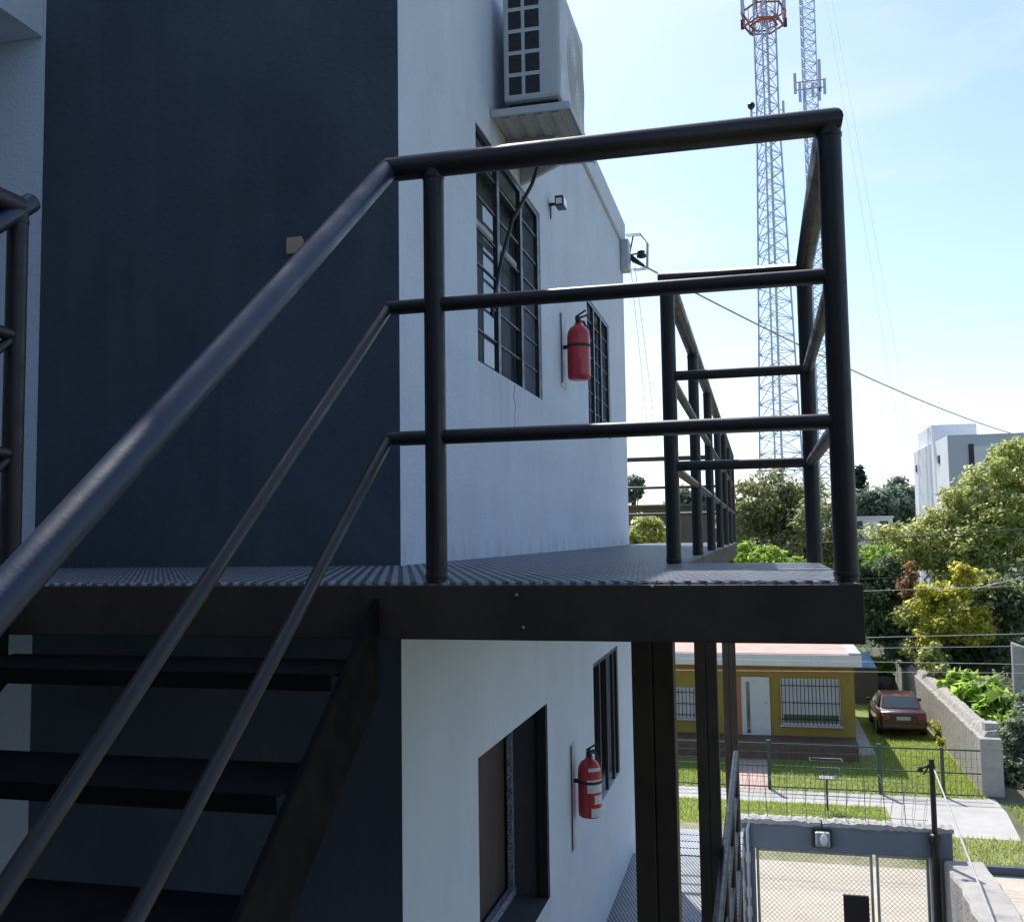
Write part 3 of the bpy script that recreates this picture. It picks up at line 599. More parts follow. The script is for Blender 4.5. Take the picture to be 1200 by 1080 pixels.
MB().tube([(p.x, YP-.08, G), (p.x, YP-.08, zp1-.03)], .06, 14).tube([(p.x, YP-.08, zp1-.04), (p.x, YP-.08, p.z+.12)], .035, 12).build('shaft', M['steel'], gp)
MB().lathe([(.07, 0), (.075, .02), (.075, .1), (.06, .12), (.03, .13)], (p.x, YP-.08, zp1-.14), 14).build('collar', M['steel'], gp)
hd = MB().tube([(p.x-.18, YP-.08, p.z-.03), (p.x-.05, YP-.08, p.z+.03), (p.x, YP-.08, p.z-.02)], .014, 8)
hd.tube([(p.x, YP-.1, p.z-.08), (p.x+.02, YP-.12, p.z+.05)], .02, 8).tube([(p.x-.1, YP-.08, p.z-.08), (p.x-.02, YP-.08, p.z+.06)], .012, 8).lathe([(.025, 0), (.04, .015), (.02, .04), (.035, .06), (0, .07)], (p.x-.14, YP-.08, p.z-.05), 10); hd.build('wire_arm', M['black_rubber'], gp)
wire([(p.x+.02, YP-.12, p.z), at(1180, 1120, 9.5)], .012, 'taut pale guy wire running down from the dark gate pole towards the camera', 'pale_cable', .0, name='guy_wire')
# barbed wire coil on the portal
bw = MB(); pts = []; turns = 17; zc = zp1+.34
for i in range(turns*14+1):
    t = i/14; a = 2*math.pi*t; rr = .27*(1+.12*math.sin(t*1.7)); pts.append((pl+.05+(1.98-pl)*t/turns+.05*math.sin(a), YP+.1+rr*math.cos(a)*.9, zc+rr*math.sin(a)+.03*math.sin(t*2.1)))
bw.tube(pts, .0024, 4, False)
for zz in (.12, .36, .58): bw.tube([(pl, YP+.1, zp1+zz), (2.0, YP+.1, zp1+zz-.02)], .004, 4, False)
for i in range(9): x = pl+.1+i*.25; bw.tube([(x, YP+.1, zp1), (x+random.uniform(-.04, .04), YP+.1, zp1+.62)], .005, 4, False)
tag(bw.build('barbed_wire', M['dull_wire']), 'thin coiled barbed wire on top of the grey gate portal', 'barbed wire')
# wall lamp on the lintel
p = at(963, 980, YP); lp = thing('bulkhead_lamp', 'grey floodlight with a bright lens on the portal lintel', 'lamp', (p.x, YP, p.z))
MB().box(p.x-.13, p.x+.13, YP-.05, YP-.001, p.z-.13, p.z+.11).build('back_plate', M['iron'], lp, bevel=.02)
MB().box(p.x-.09, p.x+.10, YP-.13, YP-.051, p.z-.10, p.z+.09).build('housing', M['galv'], lp, bevel=.02)
MB().sphere((p.x+.02, YP-.14, p.z+.0), .055, 14, (1, .5, 1.35)).build('lens', M['glass_lamp'], lp)
MB().tube([(p.x, YP-.03, p.z+.1), (p.x+.0, YP-.02, zp1+.07)], .01, 6).build('conduit', M['iron'], lp)
# conduits beside the left pillar
cd = thing('conduit_pipes', 'pair of grey conduit pipes with white clips beside the left portal pillar', 'pipes', (-.3, YP-.06, G))
for i, x in enumerate((-.36, -.29)):
    cdp = MB(); cdp.tube([(x, YP-.06, G), (x, YP-.06, zp1-.2+.1*i), (x+.03, YP+.0, zp1-.1+.1*i)], .022, 10).build('pipe', M['galv'], cd)
    for z in (-4.3, -4.75, -5.0): MB().lathe([(.03, 0), (.034, .02), (.034, .12), (.03, .14)], (x, YP-.06, z-.07*i), 10).build('clip', M['white_paint'], cd)
# boundary wall from the portal towards the camera
bwl = thing('boundary_wall', 'rough old concrete boundary wall running from the gate portal towards the camera', 'wall', (2.5, 10, G))
zt = at(1100, 1004, YP-.1).z
sec = []; rw = random.Random(3)
for i in range(41):
    y = YP-.12-i*.25; a = rw.uniform(-.025, .025); b = rw.uniform(-.02, .02); zz = zt-.02+rw.uniform(-.03, .02); x0 = 2.15; x1 = 2.62
    sec.append([(x0+a, y, G), (x0+a, y, zz-.03), (x0+.03+a, y, zz), (x1-.03+b, y, zz+.01), (x1+b, y, zz-.03), (x1+b, y, G)])
MB().loft(sec).build('masonry', M['old_stucco'], bwl)

# ------------------------------------------------------------------ across the street: fence, basket, house, car, stone wall
fy = 26.6; fx = [-8.0, -5.3, -2.62, .04, 2.70]
fe = thing('garden_fence', 'low dark green wire fence with square posts in front of the yellow house', 'fence', (0, fy, G))
for x in fx: MB().box(x-.045, x+.045, fy-.045, fy+.045, G, G+1.22).box(x-.05, x+.05, fy-.05, fy+.05, G+1.22, G+1.235).build('post', M['green_metal'], fe)
ends = fx+[5.08]
for a, b in zip(ends, ends[1:]):
    f = MB()
    for z, h_ in ((1.13, .035), (.58, .03), (.06, .03)): f.box(a+.047, b-.047, fy-.014, fy+.014, G+z, G+z+h_)
    f.build('rail', M['green_metal'], fe)
    m_ = MB(); x = a+.12
    while x < b-.06: m_.tube([(x, fy-.016, G+.07), (x, fy-.016, G+1.14)], .0045, 4, False); x += .125
    for z in (.2, .4, .75, .95): m_.tube([(a+.05, fy-.02, G+z), (b-.05, fy-.02, G+z)], .003, 4, False)
    m_.build('mesh_panel', M['green_metal'], fe)
MB().box(4.12, 4.19, fy-.04, fy+.04, G, G+1.2).build('post', M['green_metal'], fe)
# rubbish basket on its pole
p = atz(970, 950, G); bk = thing('rubbish_basket', 'wire rubbish basket on a thin pole standing on the grass strip', 'basket', (p.x, p.y, G))
zb_ = at(968, 912, p.y).z; zt_ = at(968, 890, p.y).z
MB().tube([(p.x, p.y, G), (p.x, p.y, zb_)], .025, 8).build('pole', M['green_metal'], bk)
b = MB()
for z, w in ((zt_, .36), (zb_+.02, .24), ((zt_+zb_)/2, .3)): b.tube([(p.x-w, p.y-.16, z), (p.x+w, p.y-.16, z), (p.x+w, p.y+.16, z), (p.x-w, p.y+.16, z), (p.x-w, p.y-.16, z)], .012, 6)
for i in range(9):
    t = -1+i/4
    for yy in (-.16, .16): b.tube([(p.x+.36*t, p.y+yy, zt_), (p.x+.24*t, p.y+yy, zb_+.02)], .006, 5)
b.build('basket', M['green_metal'], bk)
MB().box(p.x-.16, p.x+.16, p.y-.14, p.y+.14, zb_+.005, zb_+.03).build('base_plate', M['white_paint'], bk)
# yellow house
HY = 30.8
ho = thing('yellow_house', 'single-storey ochre yellow house with a white fascia and salmon flat roof', 'house', (-2.5, HY+4, G))
hx1 = at(1003, 850, HY).x; hx0 = -9.0; zfb = at(960, 781, HY-.55).z; zft = at(960, 767, HY-.55).z
MB().box(hx0, hx1, HY, HY+8, G, zfb+.02).build('wall', M['yellow'], ho)
rx1 = at(1010, 775, HY-.55).x
MB().box(hx0-.4, rx1, HY-.55, HY+8.4, zfb, zft).build('fascia', M['fascia'], ho, bevel=.02)
MB().box(hx0-.36, rx1-.05, HY-.5, HY+8.35, zft, zft+.02).build('roof', M['roof_pink'], ho)
MB().box(rx1-.35, rx1-.02, HY-.52, HY+8.3, zft+.02, zft+.06).build('roof_edge', M['fascia'], ho)
zw = at(950, 786, HY).z; MB().box(hx0, hx1+.01, HY-.04, HY-.002, zw-.05, zw+.06).build('cornice', M['orange_wood'], ho)
zpch = at(930, 869, HY-.9).z
MB().box(at(862, 870, HY-.9).x-5, hx1-.02, HY-.9, HY-.003, G, zpch).build('porch', M['terracotta'], ho, bevel=.015)
def house_window(x0, x1, y0, y1, split, bars):
    a, b = at(x0, y0, HY), at(x1, y1, HY); wf = MB(); t = .06
    wf.box(a.x, b.x, HY-.06, HY-.003, a.z-t, a.z).box(a.x, b.x, HY-.06, HY-.003, b.z, b.z+t).box(a.x, a.x+t, HY-.06, HY-.003, b.z+t, a.z-t).box(b.x-t, b.x, HY-.06, HY-.003, b.z+t, a.z-t)
    f = wf.build('window', M['white_paint'], ho); zs2 = b.z+(a.z-b.z)*split
    MB().box(a.x+t, b.x-t, HY-.03, HY-.005, zs2, a.z-t).build('shutter', M['white_paint'], f)
    MB().box(a.x+t, b.x-t, HY-.02, HY-.004, b.z+t, zs2-.002).build('pane', M['car_glass'], f)
    g = MB()
    for i in range(bars+1): x = a.x+.03+(b.x-a.x-.06)*i/bars; g.tube([(x, HY-.1, b.z+.02), (x, HY-.1, a.z)], .011, 6)
    for tt in (.12, .48, .85): g.tube([(a.x, HY-.11, b.z+(a.z-b.z)*tt), (b.x, HY-.11, b.z+(a.z-b.z)*tt)], .012, 6)
    g.build('grille', M['iron'], f)
    MB().box(a.x-.06, b.x+.06, HY-.14, HY-.061, b.z-.05, b.z-.002).build('sill', M['old_stucco'], f)
house_window(914, 986, 794, 850, .22, 15); house_window(772, 815, 804, 841, .02, 9)
a, b = at(868, 792, HY), at(904, 868, HY)
dr = MB().box(a.x, b.x, HY-.07, HY-.003, zpch, a.z); do = dr.build('door', M['white_paint'], ho, bevel=.01)
c1, c2 = at(874, 798, HY), at(880, 858, HY); MB().box(c1.x, c2.x, HY-.078, HY-.071, c2.z, c1.z).build('side_light', M['car_glass'], do)
MB().sphere((b.x-.12, HY-.1, zpch+.95), .035, 10).build('handle', M['chrome'], do)
MB().box(a.x-.18, a.x-.005, HY-.05, HY-.003, zpch, a.z).build('door_jamb', M['orange_wood'], ho)
# blue roof sheet of a shed beyond
a, b = at(1008, 781, 40), at(1025, 766, 40)
shd = thing('shed', 'dark little shed with a sloping light blue roof sheet behind the yellow house', 'shed', (a.x+.5, 41, G))
MB().box(a.x-.4, b.x+.1, 40.2, 42.5, G, a.z-.05).build('wall', M['brown_house'], shd)
MB().add([(a.x-.5, 39.9, a.z), (b.x+.02, 39.9, a.z), (b.x+.02, 42.6, a.z+.25), (a.x-.5, 42.6, a.z+.25)], [(0, 1, 2, 3)]).build('roof_sheet', M['blue_tarp'], shd, solid=.04)
# potted plant by the house
p = atz(1035, 812, G)
# ------------------------------------------------------------------ car
def car(cx, cy):
    c = thing('parked_car', 'dark red parked sedan seen from behind on the lawn beside the yellow house', 'car', (cx, cy, G))
    # local y runs from tail (0) to nose (4.2)
    def sec(y, hw, zb, zt, cr=.09):
        zt2 = zt-cr*.7; return [(cx+s*hw*k, cy+y, G+z) for s, k, z in ((-1, .86, zb), (-1, .98, zb+.1), (-1, 1, (zb+zt)/2), (-1, .97, zt2), (-1, .88, zt), (1, .88, zt), (1, .97, zt2), (1, 1, (zb+zt)/2), (1, .98, zb+.1), (1, .86, zb))]
    prof = [(0, .74, .38, .86), (.04, .79, .30, .93), (.25, .83, .24, .97), (.7, .85, .22, .98), (1.6, .86, .2, .95), (2.7, .86, .2, .93), (3.2, .85, .22, .90), (3.8, .80, .26, .80), (4.12, .72, .32, .70), (4.2, .62, .4, .62)]
    MB().loft([sec(*q) for q in prof], True).build('body', M['car_red'], c)
    # greenhouse
    def gs(y, hw0, hw1, z0, z1): return [(cx-hw0, cy+y, G+z0), (cx-hw1, cy+y, G+z1), (cx+hw1, cy+y, G+z1), (cx+hw0, cy+y, G+z0)]
    rfz = 1.40
    MB().loft([gs(.62, .74, .70, .95, .97), gs(1.15, .76, .60, .95, rfz-.03), gs(1.5, .77, .60, .95, rfz), gs(2.2, .77, .60, .94, rfz), gs(2.55, .76, .59, .93, rfz-.04), gs(3.15, .72, .68, .90, .93)], False).build('cabin', M['car_red'], c, bevel=.04)
    g = MB(); e = .012
    def lerp(a, b, t): return Vector(a).lerp(Vector(b), t)
    A = [Vector((cx-.70, cy+.62, G+.97)), Vector((cx+.70, cy+.62, G+.97)), Vector((cx+.60, cy+1.15, G+rfz-.03)), Vector((cx-.60, cy+1.15, G+rfz-.03))]
    n = (A[1]-A[0]).cross(A[2]-A[0]).normalized(); cen = sum(A, Vector())/4
    g.quad(*[cen+(q-cen)*.87+n*e for q in A]); 
    rw = g.build('rear_window', M['car_glass'], c, solid=.006)
    for s in (-1, 1):
        g = MB(); B = [(.95, .77, .99), (1.65, .775, .99), (1.65, .635, 1.32), (1.25, .63, 1.32)]; D_ = [(1.72, .775, .99), (2.85, .755, .96), (2.45, .635, 1.30), (1.72, .635, 1.32)]
        for q in (B, D_): g.quad(*[(cx+s*(x+.012), cy+y, G+z) for y, x, z in q])
        g.build('side_window', M['car_glass'], c, solid=.006)
        MB().box(cx+s*.60-.13, cx+s*.60+.13, cy-.022, cy+.06, G+.68, G+.85).build('tail_light', M['tail_red'], c, bevel=.02)
        MB().box(min(cx+s*.84, cx+s*1.0), max(cx+s*.84, cx+s*1.0), cy+2.62, cy+2.72, G+.95, G+1.06).build('mirror', M['car_red'], c, bevel=.02)
        for y in (.78, 3.35):
            w = MB().lathe([(.0, -.1), (.2, -.1), (.29, -.09), (.31, -.04), (.31, .06), (.29, .1), (.2, .1), (0, .1)], (cx+s*.76, cy+y, G+.31), 20, (1, 0, 0)).build('wheel', M['tyre'], c)
            MB().lathe([(.0, .0), (.12, .02), (.185, .0)], (cx+s*.865, cy+y, G+.31), 16, (s, 0, 0)).build('rim', M['chrome'], w)
    MB().box(cx-.24, cx+.24, cy-.03, cy+.02, G+.68, G+.80).build('number_plate', M['white_paint'], c)
    MB().box(cx-.76, cx+.76, cy-.07, cy+.1, G+.36, G+.55).build('bumper', M['car_red'], c, bevel=.05)
    return c
p0, p1 = atz(1030, 866, G), atz(1088, 866, G)
ca = atz(1060, 866, G); carr = car(ca.x, ca.y); carr.scale = (.87, .87, .87)
# ------------------------------------------------------------------ stone wall and pillar at the right of the garden
sw = thing('stone_wall', 'thick pale rubble stone wall with a rough top along the right of the garden', 'wall', (5.3, 35, G))
a = atz(1153, 933, G); ztop = at(1153, 866, a.y).z
sec = []; rs = random.Random(5); N = 90
far = at(1052, 772, 44)
for i in range(N+1):
    t = i/N; y = a.y+.25+(44-a.y)*t; x0 = 5.12+(far.x-5.12)*t; zz = ztop+(far.z-ztop)*t
    j = [rs.uniform(-.028, .028) for _ in range(6)]
    sec.append([(x0, y, G), (x0+.02+j[0]*.3, y, zz-.05+j[1]), (x0+.1, y, zz+j[2]*.6), (x0+.18+j[2]*.3, y, zz+.12+j[3]), (x0+.42, y, zz+.16+j[4]), (x0+.5, y, G)])
MB().loft(sec).build('masonry', M['stone'], sw)
MB().box(5.08, 5.58, a.y-.05, a.y+.4, G, ztop+.02).build('end_pillar', M['old_stucco'], sw, bevel=.02)
MB().box(5.30, 5.62, a.y+.42, a.y+.8, G, ztop+.32).build('end_pillar', M['old_stucco'], sw, bevel=.02)
# farther garden wall at an angle
fw_ = thing('garden_wall', 'dark weathered garden wall beyond the far end of the stone wall', 'wall', (4.2, 46, G))
a, b = at(1022, 752, 48), at(1050, 760, 44.6)
MB().add([(a.x, 50, G), (b.x, 44.6, G), (b.x, 44.6, b.z), (a.x, 50, a.z), (a.x+.3, 50, G), (b.x+.3, 44.6, G), (b.x+.3, 44.6, b.z), (a.x+.3, 50, a.z)], [(0, 1, 2, 3), (5, 4, 7, 6), (3, 2, 6, 7), (1, 5, 6, 2), (0, 3, 7, 4)]).build('masonry', M['old_stucco'], fw_)
# whitewashed posts at the right edge
wp = thing('whitewashed_wall', 'narrow whitewashed wall end standing among the shrubs at the right edge', 'wall', (9.5, 33, G))
a, b = at(1186, 752, 33), at(1187, 825, 33)
sec = []; rq = random.Random(8)
for i in range(13):
    x = a.x+i*.2; y = 33-i*.06; z = a.z-.05*i+rq.uniform(-.05, .05); sec.append([(x, y, G), (x, y-.01, z-.04), (x, y+.05, z), (x, y+.17, z+rq.uniform(-.03, .03)), (x, y+.22, z-.05), (x, y+.22, G)])
MB().loft(sec).build('masonry', M['old_stucco'], wp)

# ------------------------------------------------------------------ vegetation
def leaves(centers, radii, n_per, size, seed, flat=.55, aspect=1.6):
    """leaf-sized quads scattered through clumps; returns vertex and face arrays"""
    r = np.random.default_rng(seed); V = []; 
    cs = np.repeat(np.asarray(centers), n_per, 0); rr = np.repeat(np.asarray(radii), n_per)[:, None]
    n = len(cs); d = r.normal(size=(n, 3)); d /= np.linalg.norm(d, axis=1)[:, None]
    rad = r.uniform(.25, 1.0, (n, 1))**.55
    p = cs + d*rad*rr*np.array([1, 1, flat+.2])
    nrm = d*.8 + r.normal(size=(n, 3))*.7 + np.array([0, 0, .9]); nrm /= np.linalg.norm(nrm, axis=1)[:, None]
    t = np.cross(nrm, r.normal(size=(n, 3))); t /= np.linalg.norm(t, axis=1)[:, None]; b = np.cross(nrm, t)
    s = size*r.uniform(.6, 1.4, (n, 1)); t = t*s*aspect*.5; b = b*s*.5
    v = np.stack([p-t, p+b*.9-t*.1, p+t, p-b*.9-t*.1], 1).reshape(-1, 3)
    f = np.arange(4*n).reshape(-1, 4); return v, f
def leaf_obj(name, v, f, m, parent=None):
    me = bpy.data.meshes.new(name); me.vertices.add(len(v)); me.vertices.foreach_set('co', v.astype(np.float32).ravel())
    me.loops.add(f.size); me.loops.foreach_set('vertex_index', f.astype(np.int32).ravel()); me.polygons.add(len(f))
    me.polygons.foreach_set('loop_start', np.arange(0, f.size, 4, dtype=np.int32)); me.polygons.foreach_set('loop_total', np.full(len(f), 4, dtype=np.int32))
    me.update(calc_edges=True); me.materials.append(m); o = bpy.data.objects.new(name, me); C.objects.link(o)
    if parent is not None: o.parent = parent; o.matrix_parent_inverse = Matrix.Translation(parent.location).inverted()
    return o
def clumps(lobes, n, seed, cr):
    """lobes: list of (center, (rx, ry, rz)); clump centers lie mostly near the lobes' surface"""
    r = np.random.default_rng(seed); vol = np.array([l[1][0]*l[1][1]+l[1][0]*l[1][2] for l in lobes]); pk = r.choice(len(lobes), n, p=vol/vol.sum())
    out = []; rad = []
    for k in pk:
        c, s = lobes[k]; d = r.normal(size=3); d /= np.linalg.norm(d); q = r.uniform(.3, 1)**.5
        out.append(np.array(c)+d*q*np.array(s)*r.uniform(.85, 1.12)); rad.append(cr*r.uniform(.55, 1.35))
    return np.array(out), np.array(rad)
def tree(name, label, cat, base, lobes, m, n_cl, n_per, cr, size, seed, trunk_r=.18, group=None, forks=6, aspect=1.6):
    t = thing(name, label, cat, base, group); b = Vector(base)
    cs, rad = clumps(lobes, n_cl, seed, cr)
    v, f = leaves(cs, rad, n_per, size, seed+1, aspect=aspect); leaf_obj('crown', v, f, M[m], t)
    tb = MB(); rt = random.Random(seed)
    top = sum((Vector(l[0]) for l in lobes), Vector())/len(lobes)
    mid = b.lerp(top, .45); mid.x += rt.uniform(-.2, .2)
    if trunk_r:
        tb.tube([b, b.lerp(mid, .5)+Vector((rt.uniform(-.1, .1), 0, 0)), mid, top], [trunk_r*1.25, trunk_r, trunk_r*.8, trunk_r*.35], 10, False)
        ends = [cs[i] for i in np.random.default_rng(seed).choice(len(cs), min(len(cs), forks*3), replace=False)]
        for i, e in enumerate(ends):
            s = mid.lerp(top, rt.uniform(0, .8)); e = Vector(e); k = s.lerp(e, .5)+Vector((0, 0, rt.uniform(0, .3)))
            tb.tube([s, k, e], [trunk_r*.35, trunk_r*.22, trunk_r*.06], 6, False)
        tb.build('trunk', M['bark'], t)
    return t
def lobe(x, y, Y, rx_px, rz_px, depth=None):
    c = at(x, y, Y); k = (c.dot(FW))/F_PX; rx, rz = rx_px*k, rz_px*k; return (tuple(c), (rx, depth or rx*.8, rz))
def base_of(x, Y): p = at(x, 700, Y); return (p.x, Y, G)
# tall light tree at the right
tree('shade_tree', 'tall loose light green tree rising in front of the white block at the right', 'tree', base_of(1150, 46),
     [lobe(1195, 535, 47, 34, 20), lobe(1165, 560, 46, 30, 20), lobe(1215, 570, 46, 42, 30), lobe(1130, 585, 45.5, 30, 15), lobe(1180, 600, 45, 48, 24), lobe(1105, 612, 45, 34, 13), lobe(1150, 625, 44.5, 42, 18), lobe(1075, 632, 44, 36, 11), lobe(1190, 645, 45, 50, 26), lobe(1120, 650, 44, 45, 16), lobe(1045, 626, 43.5, 22, 8), lobe(1150, 672, 44, 52, 18), lobe(1230, 620, 46, 40, 50), lobe(1085, 655, 44, 30, 12)],
     'leaf_light', 560, 62, .50, .115, 11, .22, aspect=1.9)
tree('flowering_shrub', 'yellow-green leafy shrub in front of the tall tree', 'shrub', base_of(1110, 40),
     [lobe(1092, 692, 40, 20, 10), lobe(1132, 673, 40, 15, 9), lobe(1085, 712, 39.5, 18, 9), lobe(1118, 700, 39.5, 16, 9), lobe(1075, 690, 40, 9, 7), lobe(1102, 735, 39, 24, 12), lobe(1145, 742, 39, 20, 11), lobe(1082, 745, 39, 12, 9), lobe(1150, 720, 39.5, 10, 8)],
     'leaf_yellow', 130, 60, .36, .11, 21, .08)
tree('mixed_shrub', 'mid green loose shrub filling between the yellow shrub and the wires', 'shrub', base_of(1130, 40.8),
     [lobe(1125, 715, 40.8, 40, 22), lobe(1165, 690, 41, 30, 18), lobe(1090, 760, 40.5, 30, 12), lobe(1160, 735, 40.8, 30, 20), lobe(1070, 725, 41, 18, 20)],
     'leaf_light', 150, 50, .42, .12, 23, .07)
tree('small_tree', 'dark blue-green bushy tree between the post and the yellow shrub', 'tree', base_of(1045, 44),
     [lobe(1045, 680, 44, 28, 26), lobe(1030, 720, 43, 25, 28), lobe(1060, 740, 43, 30, 22), lobe(1015, 690, 44, 20, 28)],
     'leaf_dark', 150, 55, .5, .14, 31, .1)
tree('red_leaf_shrub', 'thin shrub with reddish brown leaves beside the yellow shrub', 'shrub', base_of(1066, 40.6),
     [lobe(1068, 668, 40.6, 5, 14), lobe(1062, 690, 40.6, 8, 8), lobe(1073, 682, 40.8, 7, 8)], 'leaf_red', 20, 32, .26, .10, 33, .04)
tree('round_bush', 'bright grass-green rounded bush behind the dark bushy tree', 'bush', base_of(1030, 56),
     [lobe(1030, 655, 56, 32, 20), lobe(1015, 670, 55, 22, 24)], 'leaf_bright', 150, 50, .5, .13, 41, .12)
tree('understorey_shrub', 'dark green shrub mass at the foot of the tall tree', 'shrub', base_of(1170, 41),
     [lobe(1170, 715, 41, 45, 32), lobe(1120, 762, 41, 45, 18), lobe(1200, 700, 42, 40, 40), lobe(1075, 765, 42, 30, 15), lobe(1180, 765, 40, 40, 18)],
     'leaf_dark', 230, 50, .55, .15, 51, .08)
tree('garden_shrub', 'small grey-green shrub behind the stone wall top', 'shrub', base_of(1095, 38),
     [lobe(1092, 770, 38, 14, 14), lobe(1103, 785, 37.5, 11, 10)], 'leaf_light', 34, 45, .3, .11, 57, .04)
tree('broadleaf_plants', 'bright green broad-leaved bed of plants behind the stone wall', 'plant', base_of(1150, 33),
     [lobe(1125, 805, 35, 14, 14), lobe(1150, 818, 33.5, 18, 20), lobe(1172, 835, 32, 18, 22), lobe(1188, 860, 31, 16, 22)],
     'leaf_bright', 110, 24, .38, .24, 61, .03, aspect=2.4)
tree('silver_bush', 'silvery grey-green bush at the right edge beside the stone pillar', 'bush', base_of(1195, 29),
     [lobe(1195, 870, 29, 22, 30), lobe(1190, 910, 28.5, 18, 30), lobe(1215, 850, 30, 25, 40), lobe(1215, 930, 28, 25, 32)], 'leaf_grey', 150, 48, .33, .10, 71, .05)
tree('olive_tree', 'dull olive green tree behind the far end of the walkway', 'tree', base_of(905, 46),
     [lobe(900, 590, 46, 40, 38), lobe(935, 600, 46, 34, 42), lobe(875, 625, 46, 28, 40), lobe(960, 625, 44, 30, 45), lobe(985, 650, 44, 22, 40), lobe(930, 660, 46, 55, 40)],
     'leaf_olive', 380, 60, .55, .13, 81, .2)
tree('walkway_bush', 'sunlit pale green bush just beyond the landing floor', 'bush', base_of(890, 40.2),
     [lobe(893, 655, 40.2, 28, 14), lobe(870, 650, 40.5, 16, 12), lobe(925, 665, 40, 20, 12)], 'leaf_bright', 70, 45, .3, .12, 91, .06)
tree('lemon_bush', 'bright green bush beside the far end of the white wall', 'bush', base_of(755, 44),
     [lobe(757, 622, 44, 22, 17), lobe(745, 640, 44, 22, 18), lobe(775, 638, 45, 16, 12)], 'leaf_light', 90, 50, .35, .13, 95, .08)
tree('pine_tree', 'sparse dark pine on the skyline beside the white wall', 'tree', base_of(741, 70),
     [lobe(742, 566, 70, 9, 6), lobe(738, 580, 70, 11, 5), lobe(747, 574, 70, 7, 4)], 'leaf_far', 26, 40, .5, .2, 97, .15)
tree('far_tree', 'dark rounded tree on the skyline between the walkway posts', 'tree', base_of(808, 75),
     [lobe(805, 590, 75, 16, 12), lobe(825, 592, 75, 16, 10)], 'leaf_far', 70, 45, .9, .25, 99, .2)
tree('cypress_tree', 'tall narrow dark cypress on the skyline right of the corner post', 'tree', base_of(1007, 110),
     [lobe(1007, 572, 110, 5, 22), lobe(1007, 590, 110, 7, 20), lobe(1007, 556, 110, 3, 10)], 'leaf_cyp', 120, 40, .55, .25, 101, .2)
tree('cypress_tree', 'fainter shorter cypress half hidden behind the corner post', 'tree', base_of(999, 118),
     [lobe(999, 575, 118, 5, 18)], 'leaf_far', 60, 40, .6, .25, 103, .2)
for i, (x, y, rx, rz, lab) in enumerate(((1022, 592, 22, 17, 'far green tree right of the cypress on the skyline'), (1045, 590, 18, 14, 'far green tree in the middle of the skyline gap'),
        (1064, 588, 16, 20, 'far green tree touching the white block'), (1052, 573, 5, 12, 'thin pale poplar above the far green trees'))):
    tree('skyline_tree', lab, 'tree', base_of(x, 100+i*3), [lobe(x, y, 100+i*3, rx, rz), lobe(x+6, y+8, 100+i*3, rx, rz)], 'leaf_far', 110 if rx > 8 else 30, 48, .9, .3, 111+i, .2, 'trees on the skyline')
# woods beyond
r = np.random.default_rng(5); cs = []; rd = []
for k in range(700):
    x = r.uniform(-120, 130); y = r.uniform(120, 160); cs.append((x, y, G+r.uniform(1, 8.3)+1.6*math.sin(x*.21))); rd.append(r.uniform(1.4, 2.6))
v, f = leaves(cs, rd, 40, .6, 6); leaf_obj('woods', v, f, M['leaf_far'])['kind'] = 'stuff'
# undergrowth that hides the open ground behind the gardens
cs = []; rd = []
for k in range(420):
    y = r.uniform(46, 75); x = r.uniform(-14, 26)*y/50; cs.append((x, y, G+r.uniform(.2, 3.2))); rd.append(r.uniform(.6, 1.1))
v, f = leaves(cs, rd, 40, .22, 8); leaf_obj('undergrowth', v, f, M['leaf_dark'])['kind'] = 'stuff'
# potted plant beside the car
p = atz(1036, 815, G); pp = thing('potted_plant', 'grey pot with a bushy green plant beside the stone wall beyond the car', 'plant', (p.x, p.y, G))
MB().lathe([(0, 0), (.3, 0), (.42, .5), (.46, .8), (.42, .82), (.38, .75), (0, .72)], (p.x, p.y, G), 16).build('pot', M['pot'], pp)
cs, rad = clumps([((p.x-.1, p.y, G+1.15), (.55, .5, .4))], 22, 3, .25); v, f = leaves(cs, rad, 40, .13, 4); leaf_obj('foliage', v, f, M['leaf_bright'], pp)
p = atz(1100, 868, G); wv = thing('weed_plant', 'small yellow-green weed growing at the foot of the stone wall by the car', 'plant', (p.x, p.y, G))
cs, rad = clumps([((p.x, p.y, G+.5), (.2, .25, .45)), ((p.x+.15, p.y-.8, G+.15), (.25, .25, .15))], 16, 9, .18); v, f = leaves(cs, rad, 30, .1, 10); leaf_obj('foliage', v, f, M['leaf_yellow'], wv)
MB().tube([(p.x, p.y, G), (p.x, p.y, G+.6)], .012, 6).build('stem', M['bark'], wv)

# ------------------------------------------------------------------ buildings beyond
c0 = at(1110, 510, 62); e0 = at(1071, 528, 62)
wb = thing('white_block', 'white flat-roofed block with its shaded front coloured grey behind the tall tree', 'building', (c0.x+5, 66, G))
zt = c0.z; kk = at(1070, 526, 78).x
